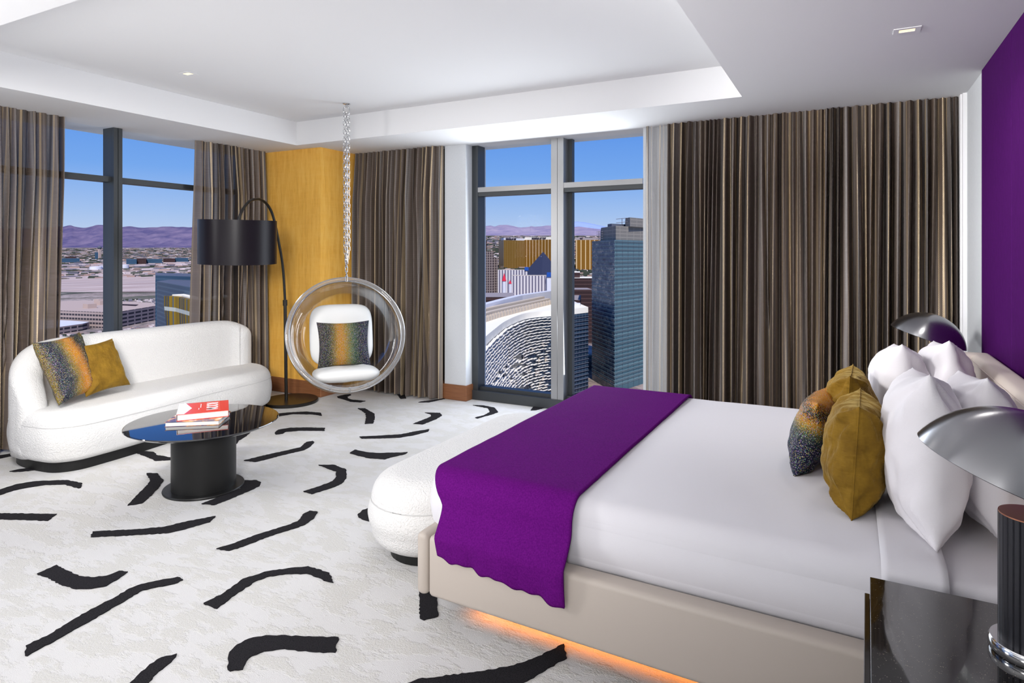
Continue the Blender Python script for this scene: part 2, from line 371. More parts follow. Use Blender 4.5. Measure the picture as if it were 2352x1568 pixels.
# ---------------------------------------------------------------- room shell
CH = 2.75       # soffit height
TOPZ = 3.0      # coffer height
XR = .76; XL = -6.15; YB = 5.97; YF = -3.2
bm = bmesh.new(); box(bm, -6.5, XR + .2, YF - .2, 6.25, -.25, 0)
floor = struct('floor', bm, M['carpet'])
STROKES = [
  [(-4.973,2.062),(-5.016,2.181),(-5.031,2.285),(-4.977,2.379),(-4.813,2.489),(-4.661,2.506),(-4.58,2.458),(-4.576,2.441),(-4.742,2.437),(-4.847,2.372),(-4.893,2.293),(-4.919,2.217),(-4.906,2.133),(-4.849,2.019)],
  [(-4.692,1.915),(-4.556,1.981),(-4.24,2.137),(-4.182,2.059),(-4.33,1.998),(-4.457,1.938),(-4.59,1.873)],
  [(-4.46,2.834),(-4.393,2.87),(-4.207,2.795),(-4.136,2.724),(-4.045,2.617),(-3.949,2.48),(-3.993,2.415),(-4.129,2.573),(-4.237,2.703),(-4.294,2.756)],
  [(-3.762,3.036),(-3.646,3.104),(-3.592,3.093),(-3.539,3.039),(-3.527,2.966),(-3.519,2.805),(-3.522,2.674),(-3.61,2.65),(-3.607,2.818),(-3.61,2.938),(-3.659,3.008)],
  [(-3.502,3.545),(-3.399,3.599),(-3.249,3.564),(-3.12,3.426),(-3.077,3.331),(-3.081,3.233),(-3.115,3.095),(-3.201,3.104),(-3.173,3.216),(-3.164,3.335),(-3.205,3.415),(-3.283,3.499),(-3.4,3.522)],
  [(-3.791,2.095),(-3.6,2.23),(-3.492,2.323),(-3.457,2.412),(-3.363,2.564),(-3.319,2.494),(-3.366,2.348),(-3.397,2.287),(-3.55,2.173),(-3.732,2.052)],
  [(-2.988,2.282),(-2.965,2.345),(-2.934,2.509),(-2.884,2.66),(-2.87,2.738),(-2.921,2.835),(-2.923,2.886),(-2.868,2.897),(-2.815,2.804),(-2.799,2.728),(-2.811,2.67),(-2.859,2.527),(-2.885,2.367),(-2.909,2.3)],
  [(-3.535,1.692),(-3.547,1.786),(-3.413,1.779),(-3.327,1.775),(-3.261,1.795),(-3.211,1.838),(-3.205,1.897),(-3.159,1.913),(-3.128,1.841),(-3.115,1.784),(-3.153,1.736),(-3.213,1.701),(-3.322,1.691),(-3.465,1.696)],
  [(-2.925,1.36),(-2.924,1.448),(-2.952,1.55),(-2.969,1.634),(-2.975,1.744),(-2.993,1.817),(-2.983,1.869),(-2.94,1.932),(-2.893,1.994),(-2.845,1.99),(-2.848,1.948),(-2.898,1.882),(-2.925,1.841),(-2.913,1.769),(-2.891,1.655),(-2.876,1.559),(-2.862,1.457),(-2.854,1.37),(-2.846,1.329),(-2.858,1.326),(-2.896,1.348)],
  [(-2.573,1.899),(-2.566,1.996),(-2.596,2.13),(-2.551,2.236),(-2.482,2.308),(-2.409,2.369),(-2.267,2.369),(-2.184,2.309),(-2.225,2.304),(-2.3,2.31),(-2.363,2.313),(-2.44,2.269),(-2.502,2.212),(-2.526,2.142),(-2.51,2.026),(-2.481,1.899)],
  [(-2.137,1.683),(-2.165,1.712),(-2.18,1.759),(-2.17,1.81),(-2.128,1.858),(-2.043,1.9),(-1.938,1.947),(-1.853,1.988),(-1.795,1.909),(-1.866,1.874),(-2.003,1.824),(-2.05,1.783),(-2.069,1.74),(-2.061,1.708),(-2.032,1.667),(-2.066,1.637),(-2.083,1.64)],
  [(-2.277,1.334),(-2.335,1.424),(-2.371,1.519),(-2.372,1.565),(-2.34,1.61),(-2.321,1.581),(-2.308,1.541),(-2.297,1.498),(-2.267,1.446),(-2.2,1.358)],
  [(-5.375,2.395),(-5.365,2.456),(-5.334,2.51),(-5.305,2.556),(-5.239,2.504),(-5.29,2.441),(-5.327,2.41)],
  [(-5.949,2.5),(-5.871,2.553),(-5.838,2.62),(-5.791,2.695),(-5.74,2.672),(-5.775,2.592),(-5.784,2.515),(-5.836,2.453)],
  [(-5.001,5.342),(-4.991,5.443),(-4.949,5.502),(-4.91,5.464),(-4.9,5.396),(-4.828,5.327),(-4.748,5.299),(-4.577,5.32),(-4.586,5.248),(-4.698,5.223),(-4.856,5.277),(-4.95,5.298)],
  [(-4.429,5.029),(-4.365,5.063),(-4.128,4.932),(-4.03,4.815),(-3.912,4.655),(-3.966,4.6),(-4.118,4.796),(-4.224,4.91),(-4.352,4.99)],
  [(-3.722,5.204),(-3.582,5.266),(-3.513,5.199),(-3.48,5.051),(-3.485,4.838),(-3.576,4.816),(-3.572,4.948),(-3.58,5.108),(-3.632,5.182)],
  [(-3.465,5.695),(-3.352,5.735),(-3.21,5.703),(-3.091,5.566),(-3.096,5.476),(-3.148,5.253),(-3.182,5.273),(-3.15,5.39),(-3.163,5.528),(-3.26,5.658)],
  [(-3.732,4.259),(-3.59,4.365),(-3.455,4.481),(-3.407,4.603),(-3.334,4.731),(-3.3,4.668),(-3.343,4.517),(-3.407,4.4),(-3.559,4.294),(-3.676,4.223)],
  [(-3.492,3.872),(-3.514,3.955),(-3.367,3.952),(-3.275,3.982),(-3.2,4.033),(-3.141,4.064),(-3.101,4.104),(-3.089,4.055),(-3.129,3.961),(-3.151,3.878),(-3.278,3.847),(-3.4,3.854)],
  [(-4.472,4.004),(-4.519,4.082),(-4.476,4.177),(-4.351,4.258),(-4.193,4.326),(-4.13,4.254),(-4.328,4.159),(-4.412,4.073),(-4.389,4.016),(-4.425,3.969)],
  [(-4.981,4.206),(-5.0,4.359),(-4.985,4.48),(-4.929,4.567),(-4.79,4.688),(-4.626,4.715),(-4.539,4.641),(-4.653,4.638),(-4.833,4.56),(-4.886,4.447),(-4.889,4.308),(-4.883,4.152)],
  [(-4.08,3.355),(-4.051,3.477),(-3.992,3.656),(-3.947,3.796),(-4.015,3.923),(-3.991,3.978),(-3.954,3.956),(-3.89,3.84),(-3.87,3.759),(-3.923,3.593),(-3.953,3.434),(-3.978,3.374)],
  [(-4.474,5.731),(-4.397,5.771),(-4.269,5.622),(-4.314,5.583)],
  [(-4.042,5.535),(-4.033,5.587),(-3.961,5.7),(-3.909,5.797),(-3.896,5.853),(-3.884,5.81),(-3.926,5.65),(-3.948,5.585)],
  [(-2.834,5.779),(-2.875,5.923),(-2.84,6.005),(-2.716,6.09),(-2.686,6.023),(-2.757,5.923),(-2.792,5.813)],
  [(-2.623,2.976),(-2.644,3.047),(-2.626,3.094),(-2.524,3.179),(-2.42,3.069),(-2.463,2.94),(-2.533,2.938),(-2.588,2.951)],
  [(-1.948,2.672),(-1.903,2.696),(-1.699,2.47),(-1.58,2.307),(-1.616,2.254),(-1.639,2.257),(-1.771,2.432)],
  [(-1.485,1.801),(-1.41,1.931),(-1.249,2.057),(-1.133,2.165),(-1.074,2.259),(-1.017,2.378),(-0.972,2.302),(-1.006,2.225),(-1.044,2.126),(-1.093,2.026),(-1.233,1.893),(-1.448,1.756)],
  [(-4.548,3.445),(-4.703,3.614),(-4.696,3.706),(-4.694,3.939),(-4.609,3.819),(-4.554,3.692),(-4.452,3.577),(-4.302,3.45),(-4.316,3.412),(-4.352,3.356)],
  [(-4.999,3.09),(-4.967,3.146),(-4.894,3.165),(-4.785,3.127),(-4.613,3.144),(-4.587,3.104),(-4.665,3.038),(-4.802,3.063)],
]

def rough(poly, seed):
    rnd = random.Random(seed); out = []
    for i in range(len(poly)):
        a, b = Vector(poly[i]), Vector(poly[(i+1) % len(poly)])
        L = (b-a).length; k = max(1, int(L/.014)); nrm = Vector((-(b-a).y, (b-a).x))/max(L, 1e-6)
        for j in range(k):
            p = a + (b-a)*j/k
            if j: p = p + nrm*rnd.uniform(-.004, .004)
            out.append((p.x, p.y))
    return out
bm = bmesh.new()
for i, s in enumerate(STROKES):
    prism(bm, rough(s, i), -.002, .005)
struct('floor_pattern', bm, M['carpet_black'], floor)

# ceiling: soffit ring around a recessed field
cx0, cx1, cy0, cy1 = -5.28, -.707, 1.68, 5.025
bm = bmesh.new()
box(bm, -6.5, XR+.2, cy1, 6.25, CH, 3.3)
box(bm, -6.5, XR+.2, YF-.2, cy0, CH, 3.3)
box(bm, -6.5, cx0, cy0, cy1, CH, 3.3)
box(bm, cx1, XR+.2, cy0, cy1, CH, 3.3)
box(bm, cx0, cx1, cy0, cy1, TOPZ, 3.3)
struct('ceiling', bm, M['paint'])

# right wall, wallpapered, and its two purple upholstered panels
bm = bmesh.new(); box(bm, XR, XR+.2, YF, 5.72, 0, CH); struct('wall_right', bm, M['wallpaper'])
def upholstered_panel(y0, y1, label):
    bm = rbox(XR-.012, XR+.02, y0, y1, .0, CH-.001, .006, 2)
    return tag(obj('upholstered_wall_panel', bm, M['purple_wall'], smooth=False), label, 'wall panel', 'purple fabric panels behind the bed')
upholstered_panel(4.16, 5.006, 'purple fabric wall panel beside the pale corner strip, above the far end of the headboard')
upholstered_panel(2.3, 4.157, 'long purple fabric wall panel at the right edge of the photo above the headboard')
# front wall (behind the camera)
bm = bmesh.new(); box(bm, -6.5, XR+.2, YF-.2, YF, 0, CH); struct('wall_front', bm, M['wallpaper'])
# back wall: solid part behind the long curtain, pillars, sill
bm = bmesh.new(); box(bm, -1.425, XR+.2, 5.93, 6.25, 0, CH); box(bm, XR-.02, XR+.2, 5.72, 5.93, 0, CH); struct('wall_back', bm, M['darkwall'])
bm = bmesh.new(); box(bm, -1.70, -1.425, 5.85, 6.25, 0, CH); struct('wall_pillar', bm, M['wallpaper'])
bm = bmesh.new(); box(bm, -3.90, -3.63, 5.824, 6.25, 0, CH); struct('wall_pier', bm, M['wallpaper'])
bm = rbox(-4.2, -3.615, 5.809, 6.0, 0, .165, .004, 1); struct('baseboard_back', bm, M['skirtwood'])
bm = rbox(-1.75, -1.41, 5.838, 6.0, 0, .165, .004, 1); struct('baseboard_pillar', bm, M['skirtwood'])
bm = bmesh.new(); box(bm, -5.2, -3.9, 5.97, 6.25, 0, CH); struct('wall_back.001', bm, M['darkwall'])
# corner column clad in figured wood
bm = bmesh.new(); box(bm, -6.5, -5.14, 5.236, 6.25, 0, CH); struct('wall_corner', bm, M['maple'])
bm = rbox(-6.0, -5.128, 5.224, 6.0, 0, .165, .004, 1); struct('baseboard_corner', bm, M['skirtwood'])
# slim metal strips at the curtain end
bm = bmesh.new(); box(bm, .735, .76, 5.66, 5.70, 0, CH); box(bm, .725, .76, 5.70, 5.90, 0, CH); struct('trim_1', bm, M['paint'])

# window 1 : left window wall (plane x = -6.15), window 2 : back window
def window_left():
    w = thing('window_1', None, None); w['kind'] = 'structure'
    y0, y1 = -2.6, 5.3
    bm = bmesh.new()
    for y in (-2.3, -.82, .62, 2.05, 3.56, 5.10):
        box(bm, -6.20, -6.066, y-.04, y+.04, .12, CH)
    box(bm, -6.20, -6.07, y0, y1, 0, .14)
    box(bm, -6.18, -6.07, y0, y1, 2.245, 2.295)
    f = struct('window_frame', bm, M['metalframe_dark'], w)
    bm = bmesh.new()
    for y in (-2.3, -.82, .62, 2.05, 3.56):
        box(bm, -6.065, -6.03, y-.04, y-.003, .12, CH); box(bm, -6.065, -6.03, y+.003, y+.04, .12, CH)
    struct('window_mullion', bm, M['metalframe_dark'], w)
    bm = bmesh.new(); box(bm, -6.14, -6.128, y0, y1, .1, CH)
    struct('pane', bm, M['pane'], w)
    return w
window_left()
bm = bmesh.new(); box(bm, -6.5, -6.03, YF, -2.6, 0, CH); struct('wall_left', bm, M['wallpaper'])
def window_back():
    w = thing('window_2', None, None); w['kind'] = 'structure'
    x0, x1 = -3.63, -1.735
    f = bmesh.new()
    box(f, x0, x0+.075, 5.95, 6.10, 0, CH)
    box(f, x0, x1, 5.93, 6.10, 0, .10)
    box(f, x0, x1, 6.0, 6.10, .10, .135)
    box(f, x0+.076, x1, 5.955, 6.07, 2.20, 2.245)
    struct('window_frame', f, M['metalframe_dark'], w)
    f = bmesh.new()
    box(f, -2.685, -2.617, 5.945, 6.06, .1, CH)
    box(f, -2.613, -2.548, 5.945, 6.06, .1, CH)
    box(f, x0+.076, -2.685, 5.948, 5.965, 2.243, 2.295)
    box(f, -2.548, x1, 5.95, 5.965, 2.243, 2.295)
    struct('window_mullion', f, M['metalframe_light'], w)
    f = bmesh.new(); box(f, -2.64, -2.50, 6.06, 6.12, .1, CH); struct('window_mullion_back', f, M['metalframe_dark'], w)
    f = bmesh.new(); box(f, x0, x1, 6.075, 6.085, .1, CH); struct('pane', f, M['pane'], w)
window_back()

# ---------------------------------------------------------------- curtains
def curtain(name, label, a_top, b_top, a_bot, b_bot, z0, z1, folds, amp, seed, nx=420, nz=26, group=None, open_to=0):
    """gathered drape between plan points a and b (top and bottom positions may differ)"""
    rnd = random.Random(seed)
    at_, bt = Vector(a_top), Vector(b_top); ab, bb = Vector(a_bot), Vector(b_bot)
    d = (bt-at_).normalized(); nrm = Vector((-d.y, d.x))
    # fold positions with irregular spacing
    edges = [0]
    for i in range(folds): edges.append(edges[-1] + rnd.uniform(.55, 1.5))
    edges = [e/edges[-1] for e in edges]
    amps = [amp*rnd.uniform(.55, 1.15) for _ in range(folds)]
    drift = [rnd.uniform(-1, 1) for _ in range(folds+1)]
    verts, uvs, faces = [], [], []
    for j in range(nz+1):
        v = j/nz; z = z1 + (z0-z1)*v
        ed = [e + (drift[i]*.95/folds)*v*(0 if i in (0, folds) else 1) for i, e in enumerate(edges)]
        u_len = 0; prev = None
        for i in range(nx+1):
            s = i/nx
            k = 0
            while k < folds-1 and s > ed[k+1]: k += 1
            w = (s-ed[k])/(ed[k+1]-ed[k])
            off = -amps[k]*(.5-.5*math.cos(2*PI*w))**.8
            off += .25*amp*math.sin(s*folds*5.1+seed)*v
            off += .006*noise.noise((s*folds*2.1, v*3.0, seed))
            off *= (.55+.45*min(1, v*5))
            if open_to: off *= min(1, max(.22, (s-open_to*.7)/(open_to*.6)))
            lo = at_ + (bt-at_)*s; hi = ab + (bb-ab)*s
            p = lo + (hi-lo)*v + nrm*off
            hemlift = .012*noise.noise((s*folds*.8, 4.2, seed)) if j == nz else 0
            q = Vector((p.x, p.y, z+hemlift)); verts.append(q)
            if j == 0:
                if prev is not None: u_len += max((q-prev).length, (bt-at_).length/nx)
                prev = q; uvs.append((u_len, z))
            else: uvs.append((uvs[i][0], z))
    W_ = nx+1
    for j in range(nz):
        for i in range(nx):
            a = j*W_+i; faces.append((a, a+1, a+W_+1, a+W_))
    uvs = [(u+seed*3.7, z) for u, z in uvs]
    o = mk(name, verts, faces, [M['curtain'], M['curtain_open']], None, True, uvs)
    if open_to:
        o.data.polygons.foreach_set('material_index', [1 if .012 < (p % nx)/nx < open_to else 0 for p in range(len(faces))])
    return tag(o, label, 'curtain', group)
G = 'woven brown curtains at the two windows'
curtain('curtain', 'brown metallic-thread curtain at the far left edge, behind the left end of the sofa', (-5.975, 1.75), (-5.975, 3.07), (-5.975, 1.70), (-5.975, 3.005), .02, CH, 20, .10, 1, group=G)
curtain('curtain', 'brown metallic-thread curtain gathered behind the black arc lamp, right of the left window', (-5.975, 4.31), (-5.955, 5.2), (-5.975, 4.235), (-5.955, 5.215), .02, CH, 11, .11, 2, nx=330, group=G)
curtain('curtain', 'brown curtain hanging behind the clear bubble chair, between wood column and grey pier', (-5.12, 5.80), (-3.90, 5.80), (-5.12, 5.80), (-3.90, 5.80), .015, CH, 19, .10, 3, nx=460, group=G)
curtain('curtain', 'long brown and gold curtain filling the wall behind the bed, right of the back window', (-1.655, 5.79), (.725, 5.79), (-1.655, 5.79), (.725, 5.79), .02, CH, 46, .10, 4, nx=1300, nz=30, group=G, open_to=.085)

# ---------------------------------------------------------------- ceiling fittings
def downlight(label, x, y, z):
    w = thing('recessed_downlight', label, 'ceiling light', (x, y, z), 0, 'rectangular recessed downlights')
    bm = bmesh.new()
    for (a, b, c_, d) in ((-.062, .062, -.045, -.022), (-.062, .062, .022, .045), (-.062, -.036, -.022, .022), (.036, .062, -.022, .022)):
        box(bm, a, b, c_, d, -.004, -.0005)
    obj('trim_plate', bm, M['paint'], w)
    bm = bmesh.new(); box(bm, -.036, .036, -.022, .022, -.003, -.001)
    obj('lens', bm, M['glow'], w)
t = NT('warm_lens'); t.b.inputs['Emission Color'].default_value = (1, .78, .42, 1); t.b.inputs['Emission Strength'].default_value = 1.5; t.set(Base_Color=(.6, .5, .35, 1)); M['glow'] = t.m
downlight('small rectangular downlight with a warm lens in the raised ceiling field', -4.615, 3.27, TOPZ)
downlight('small rectangular downlight with a warm lens in the lower ceiling above the bed', .269, 3.932, CH)

# ---------------------------------------------------------------- padded bodies
def inset_ring(outline, d):
    n = len(outline); out = []
    for i in range(n):
        p = outline[i]; t_ = (outline[(i+1) % n] - outline[i-1]).normalized()
        out.append(p + Vector((-t_.y, t_.x))*d)      # CCW outline: left normal points inward
    return out
def puff(outline, z0, z1, rb, rt, bulge=.01, dome=.015, nz=10):
    """soft upholstered block over a CCW plan outline"""
    prof = []
    for k in range(8):
        a = PI/2*k/7; prof.append((rb*(1-math.sin(a)), z0 + rb*(1-math.cos(a))))
    for k in range(1, nz):
        f = k/nz; prof.append((-bulge*math.sin(PI*f), z0+rb + (z1-rt-z0-rb)*f))
    for k in range(10):
        a = PI/2*k/9; prof.append((rt*(1-math.cos(a)), z1-rt + rt*math.sin(a)))
    n = len(outline); verts = []; faces = []
    for d, z in prof:
        for p in inset_ring(outline, d): verts.append((p.x, p.y, z))
    m = len(prof)
    for j in range(m-1):
        for i in range(n):
            faces.append((j*n+i, j*n+(i+1) % n, (j+1)*n+(i+1) % n, (j+1)*n+i))
    cx = sum(p.x for p in outline)/n; cy = sum(p.y for p in outline)/n
    last = inset_ring(outline, rt)
    base = (m-1)*n; K = 6
    cc = Vector((cx, cy))
    for k in range(1, K):
        f = k/K
        for p in last:
            q = p.lerp(cc, f); verts.append((q.x, q.y, z1 + dome*math.sin(f*PI/2)**2))
        for i in range(n):
            faces.append((base+i, base+(i+1) % n, base+n+(i+1) % n, base+n+i))
        base += n
    verts.append((cx, cy, z1+dome)); ci = len(verts)-1
    for i in range(n): faces.append((base+i, base+(i+1) % n, ci))
    verts.append((cx, cy, z0)); ci = len(verts)-1
    for i in range(n): faces.append(((i+1) % n, i, ci))
    return verts, faces
def flat(outline, z0, z1):
    bm = bmesh.new(); prism(bm, [(p.x, p.y) for p in outline], z0, z1); return bm

# sofa
sofa = thing('curved_sofa', 'white boucle curved sofa with a wrapping low back, in front of the left window', 'sofa', (0, 0, 0))
out = [(-5.20, 2.455), (-5.03, 2.50), (-4.93, 2.64), (-4.92, 2.85), (-4.94, 3.15), (-4.98, 3.45), (-5.03, 3.80), (-5.05, 4.1), (-5.06, 4.32), (-5.14, 4.54), (-5.32, 4.68), (-5.52, 4.74), (-5.70, 4.69), (-5.78, 4.5), (-5.80, 4.0), (-5.80, 3.3), (-5.80, 2.8), (-5.74, 2.60), (-5.60, 2.49), (-5.40, 2.45)]
so = smoothclosed([(x, y, 0) for x, y in out], 6); so = [Vector((p.x, p.y)) for p in so]
v, f = puff(so, .07, .435, .06, .10, .012, 0)
mk('seat', v, f, M['boucle'], sofa)
obj('plinth', flat(inset_ring(so, .045), 0, .075), M['blackmatte'], sofa)
def seam(outline, z, off, mat, parent, r=.0024):
    bm = bmesh.new(); tube(bm, [(p.x, p.y, z) for p in inset_ring(outline, -off)], r, 6, closed=True); obj('seam', bm, mat, parent, smooth=True)
M['welt'] = plain('white_welt', (.52, .515, .51), .9, spec=.05)
seam(so, .332, .0022, M['welt'], sofa)
def backrest(path, name, parent, mat):
    """path: (x, y, top z, half thickness)"""
    P = smoothcurve([(a, b, c) for a, b, c, d in path], 8); TH = smoothcurve([(d, 0, 0) for a, b, c, d in path], 8)
    n = len(P); verts, faces = [], []
    prof_n = 22
    for i, p in enumerate(P):
        t_ = (P[min(i+1, n-1)] - P[max(i-1, 0)]); t_.z = 0; t_.normalize(); nr = Vector((-t_.y, t_.x, 0))
        e = min(i, n-1-i)/ (6.0)
        k = 1 if e >= 1 else math.sqrt(max(0.0, 1-(1-e)**2))
        th = max(TH[i].x*k, .004); zt = p.z - (1-k)*.05; zb = .08
        r = th*1.0
        ring = []
        for q in range(prof_n+1):
            a = PI*q/prof_n
            ring.append((th*math.cos(a), zt - r + r*math.sin(a)))
        ring = [(th*.9, zb)] + [(th*1.02, zb + (zt-r-zb)*u) for u in (.15, .35, .6, .85)] + ring + [(-th*1.02, zb + (zt-r-zb)*u) for u in (.85, .6, .35, .15)] + [(-th*.9, zb)]
        for o_, z in ring: verts.append((p.x + nr.x*o_, p.y + nr.y*o_, z))
        m = len(ring)
    for i in range(n-1):
        for k in range(m):
            faces.append((i*m+k, i*m+(k+1) % m, (i+1)*m+(k+1) % m, (i+1)*m+k))
    faces.append(tuple(range(m))); faces.append(tuple((n-1)*m + k for k in range(m))[::-1])
    return mk(name, verts, faces, mat, parent, recalc=True)
backrest([(-5.27, 2.53, .47, .085), (-5.38, 2.535, .62, .095), (-5.50, 2.56, .76, .105), (-5.62, 2.66, .855, .11), (-5.68, 2.82, .89, .11), (-5.69, 3.1, .90, .11), (-5.69, 3.6, .90, .11), (-5.69, 4.1, .90, .11), (-5.69, 4.38, .895, .11), (-5.67, 4.50, .88, .11), (-5.62, 4.59, .84, .105), (-5.55, 4.62, .79, .095)], 'backrest', sofa, M['boucle'])

# bench at the bed foot
bench = thing('oblong_bench', 'white boucle rounded bench on a black plinth at the foot of the bed', 'bench', (0, 0, 0))
def rrect(x0, x1, y0, y1, r, n=10):
    pts = []
    for (cx, cy, a0) in ((x1-r, y0+r, -PI/2), (x1-r, y1-r, 0), (x0+r, y1-r, PI/2), (x0+r, y0+r, PI)):
        for k in range(n+1):
            a = a0 + PI/2*k/n; pts.append(Vector((cx+r*math.cos(a), cy+r*math.sin(a))))
    return pts
def densify(pts, step):
    out = []
    pts = [p for i, p in enumerate(pts) if (p-pts[i-1]).length > 2e-3]
    for i, p in enumerate(pts):
        q = pts[(i+1) % len(pts)]; k = max(1, int((q-p).length/step))
        for j in range(k): out.append(p + (q-p)*j/k)
    return out
bo = densify(rrect(-2.29, -1.70, 2.52, 4.25, .295, 9), .06)
v, f = puff(bo, .055, .43, .10, .13, .018, 0)
mk('upholstery', v, f, M['boucle'], bench)
obj('plinth', flat(inset_ring(bo, .10), 0, .06), M['blackmatte'], bench)
seam(bo, .297, .0028, M['welt'], bench)

# ---------------------------------------------------------------- pillows
def pillow_data(w, h, th, pinch=.12, n=34, seed=0, wr=.012, sag=0, seam=.004):
    verts, uvs, faces = [], [], []
    def shape(a, b):
        # a, b in -1..1
        x = a*w/2*(1 - pinch*(1-b*b)*abs(a)**3*.55) ; y = b*h/2*(1 - pinch*(1-a*a)*abs(b)**3*.55)
        k = (max(0, 1-abs(a)**2.6)*max(0, 1-abs(b)**2.6))**.55
        return x, y, k
    for side in (1, -1):
        for j in range(n+1):
            for i in range(n+1):
                a, b = 2*i/n-1, 2*j/n-1
                a = math.sin(a*PI/2)*.35 + a*.65; b = math.sin(b*PI/2)*.35 + b*.65
                x, y, k = shape(a, b)
                edge = min(1, 2.5*k)
                wv = wr*noise.noise((a*2.2+seed*7, b*2.2, side*3.1)) + .6*wr*noise.noise((a*7+seed, b*4, side*2.0))
                for ca in (-1, 1):
                    for cb in (-1, 1):
                        da, db = (a-ca)*-ca, (b-cb)*-cb; r_ = math.hypot(da, db)
                        if r_ < 1.3: wv += wr*1.5*math.sin(math.atan2(db, da+1e-6)*9 + seed*2.1 + ca + 2*cb + 1.5*side)*math.exp(-r_*2.6)*(1-math.exp(-r_*7))
                corner = (abs(a)*abs(b))**2
                wv += wr*.8*math.sin(9*(abs(a)-abs(b)) + seed)*corner*(1-corner)*3
                z = side*(th/2*k + wv*edge)
                z += sag*(b*b-1)
                verts.append((x, y, z)); uvs.append(((a+1)/2, (b+1)/2))
    N = n+1
    for s in (0, 1):
        o = s*N*N
        for j in range(n):
            for i in range(n):
                q = (o+j*N+i, o+j*N+i+1, o+(j+1)*N+i+1, o+(j+1)*N+i)
                faces.append(q if s == 0 else q[::-1])
    return verts, uvs, faces
def pillow(name, label, cat, w, h, th, c, wd, up, mat, seed=0, pinch=.12, wr=.012, group=None, n=34, parent=None, piping=0):
    verts, uvs, faces = pillow_data(w, h, th, pinch, n, seed, wr)
    U = Vector(wd).normalized(); V = Vector(up); V = (V - U*V.dot(U)).normalized(); N_ = U.cross(V)
    Mx = Matrix((U, V, N_)).transposed().to_4x4(); Mx.translation = Vector(c)
    vv = [Mx @ Vector(p) for p in verts]
    o = mk(name, vv, faces, mat, parent, True, uvs)
    # weld the seam
    bm = bmesh.new(); bm.from_mesh(o.data); bmesh.ops.remove_doubles(bm, verts=bm.verts, dist=.0008); bm.to_mesh(o.data); bm.free()
    if piping:
        bm = bmesh.new(); n_ = n; R0 = [verts[i] for i in range(n+1)] + [verts[j*(n+1)+n] for j in range(1, n+1)] + [verts[n*(n+1)+i] for i in range(n-1, -1, -1)] + [verts[j*(n+1)] for j in range(n-1, 0, -1)]
        tube(bm, [Mx @ Vector(p) for p in R0], piping, 6, closed=True); obj('seam', bm, mat, o, smooth=True)
    tag(o, label, cat, group)
    return o

# sofa cushions
pillow('throw_cushion', 'large speckled navy and orange striped cushion leaning on the left end of the white sofa', 'cushion', .47, .50, .16, (-5.31, 2.765, .705), (-.40, .915, .05), (-.33, -.20, .93), M['sequin_sofa'], 1, .16)
pillow('throw_cushion', 'gold velvet cushion on the sofa, right of the large speckled cushion', 'cushion', .385, .42, .15, (-5.34, 3.005, .668), (-.14, .985, .06), (-.40, -.20, .9), M['velvet'], 2, .16)

# ---------------------------------------------------------------- coffee table and books
ct = thing('coffee_table', 'round black glass coffee table on a thick drum pedestal before the sofa', 'coffee table', (-3.855, 2.85, 0))
bm = bmesh.new(); lathe(bm, [(0, .418), (.40, .418), (.445, .428), (.472, .442), (.476, .447), (.473, .4512), (.470, .4515), (0, .4515)], 96); obj('tabletop', bm, M['blackglass'], ct)
bm = bmesh.new(); lathe(bm, [(0, .014), (.20, .014), (.20, .42), (0, .42)], 72); obj('pedestal', bm, M['blackmatte'], ct)
bm = bmesh.new(); lathe(bm, [(0, 0), (.25, 0), (.253, .008), (.25, .015), (0, .015)], 72); obj('base_plate', bm, M['blackmatte'], ct)
def book(label, poly, z0, z1, cover, pages, ct_=.003):
    b = thing('book', label, 'book', (0, 0, 0), 0, 'art books stacked on the coffee table')
    bm = bmesh.new(); prism(bm, poly, z0, z0+ct_); prism(bm, poly, z1-ct_, z1)
    P = [Vector(p) for p in poly]
    # spine along the far edge (P3 -> P2)
    d = (P[1]-P[2]).normalized()*.004
    sp = [P[2], P[3], P[3]+d, P[2]+d]
    prism(bm, [(q.x, q.y) for q in sp[::-1]], z0, z1)
    obj('cover', bm, cover, b)
    c = sum(P, Vector((0, 0)))/4
    pg = [q + (c-q)*.025 for q in P]
    bm = bmesh.new(); prism(bm, [(q.x, q.y) for q in pg], z0+ct_, z1-ct_); obj('pages', bm, pages, b)
    return b, P
M['pages'] = plain('book_pages', (.74, .72, .70), .8)
M['redcover'] = plain('red_cover', (.80, .045, .02), .25, coat=.5)
M['whiteprint'] = plain('white_print', (.82, .82, .84), .3)
t = NT('photo_cover'); f = t.noise(t.coord('Object', (9, 9, 9)), 1.3, 3)
t.col(t.ramp(f, [(.3, (.03, .03, .08)), (.45, (.12, .06, .12)), (.52, (.6, .25, .05)), (.6, (.7, .6, .45)), (.7, (.05, .06, .25))])); t.set(Roughness=.2); M['photocover'] = t.m
Z0 = .4515
book('blue and violet covered art book lying under the red book', [(-3.934, 2.621), (-3.667, 2.821), (-3.818, 3.03), (-4.09, 2.83)], Z0, Z0+.030, M['photocover'], M['pages'])
b2, P = book('red art book titled ROOM with a white chevron, on top of the other book', [(-3.887, 2.672), (-3.697, 2.920), (-3.952, 3.118), (-4.145, 2.872)], Z0+.0305, Z0+.074, M['redcover'], M['pages'])
e1 = (P[1]-P[0]); e2 = (P[3]-P[0])       # e1 along the front edge, e2 away from the camera
def on(u, v): q = P[0] + e1*u + e2*v; return (q.x, q.y)
zt = Z0+.074
bm = bmesh.new(); prism(bm, [on(0, 0), on(.14, 0), on(.27, .48), on(.13, 1), on(0, 1)], zt-.0002, zt+.0006); prism(bm, [on(-.002, 0), on(-.002, 1), on(-.006, 1), on(-.006, 0)][::-1], Z0+.031, zt+.0006)
obj('cover_chevron', bm, M['whiteprint'], b2)
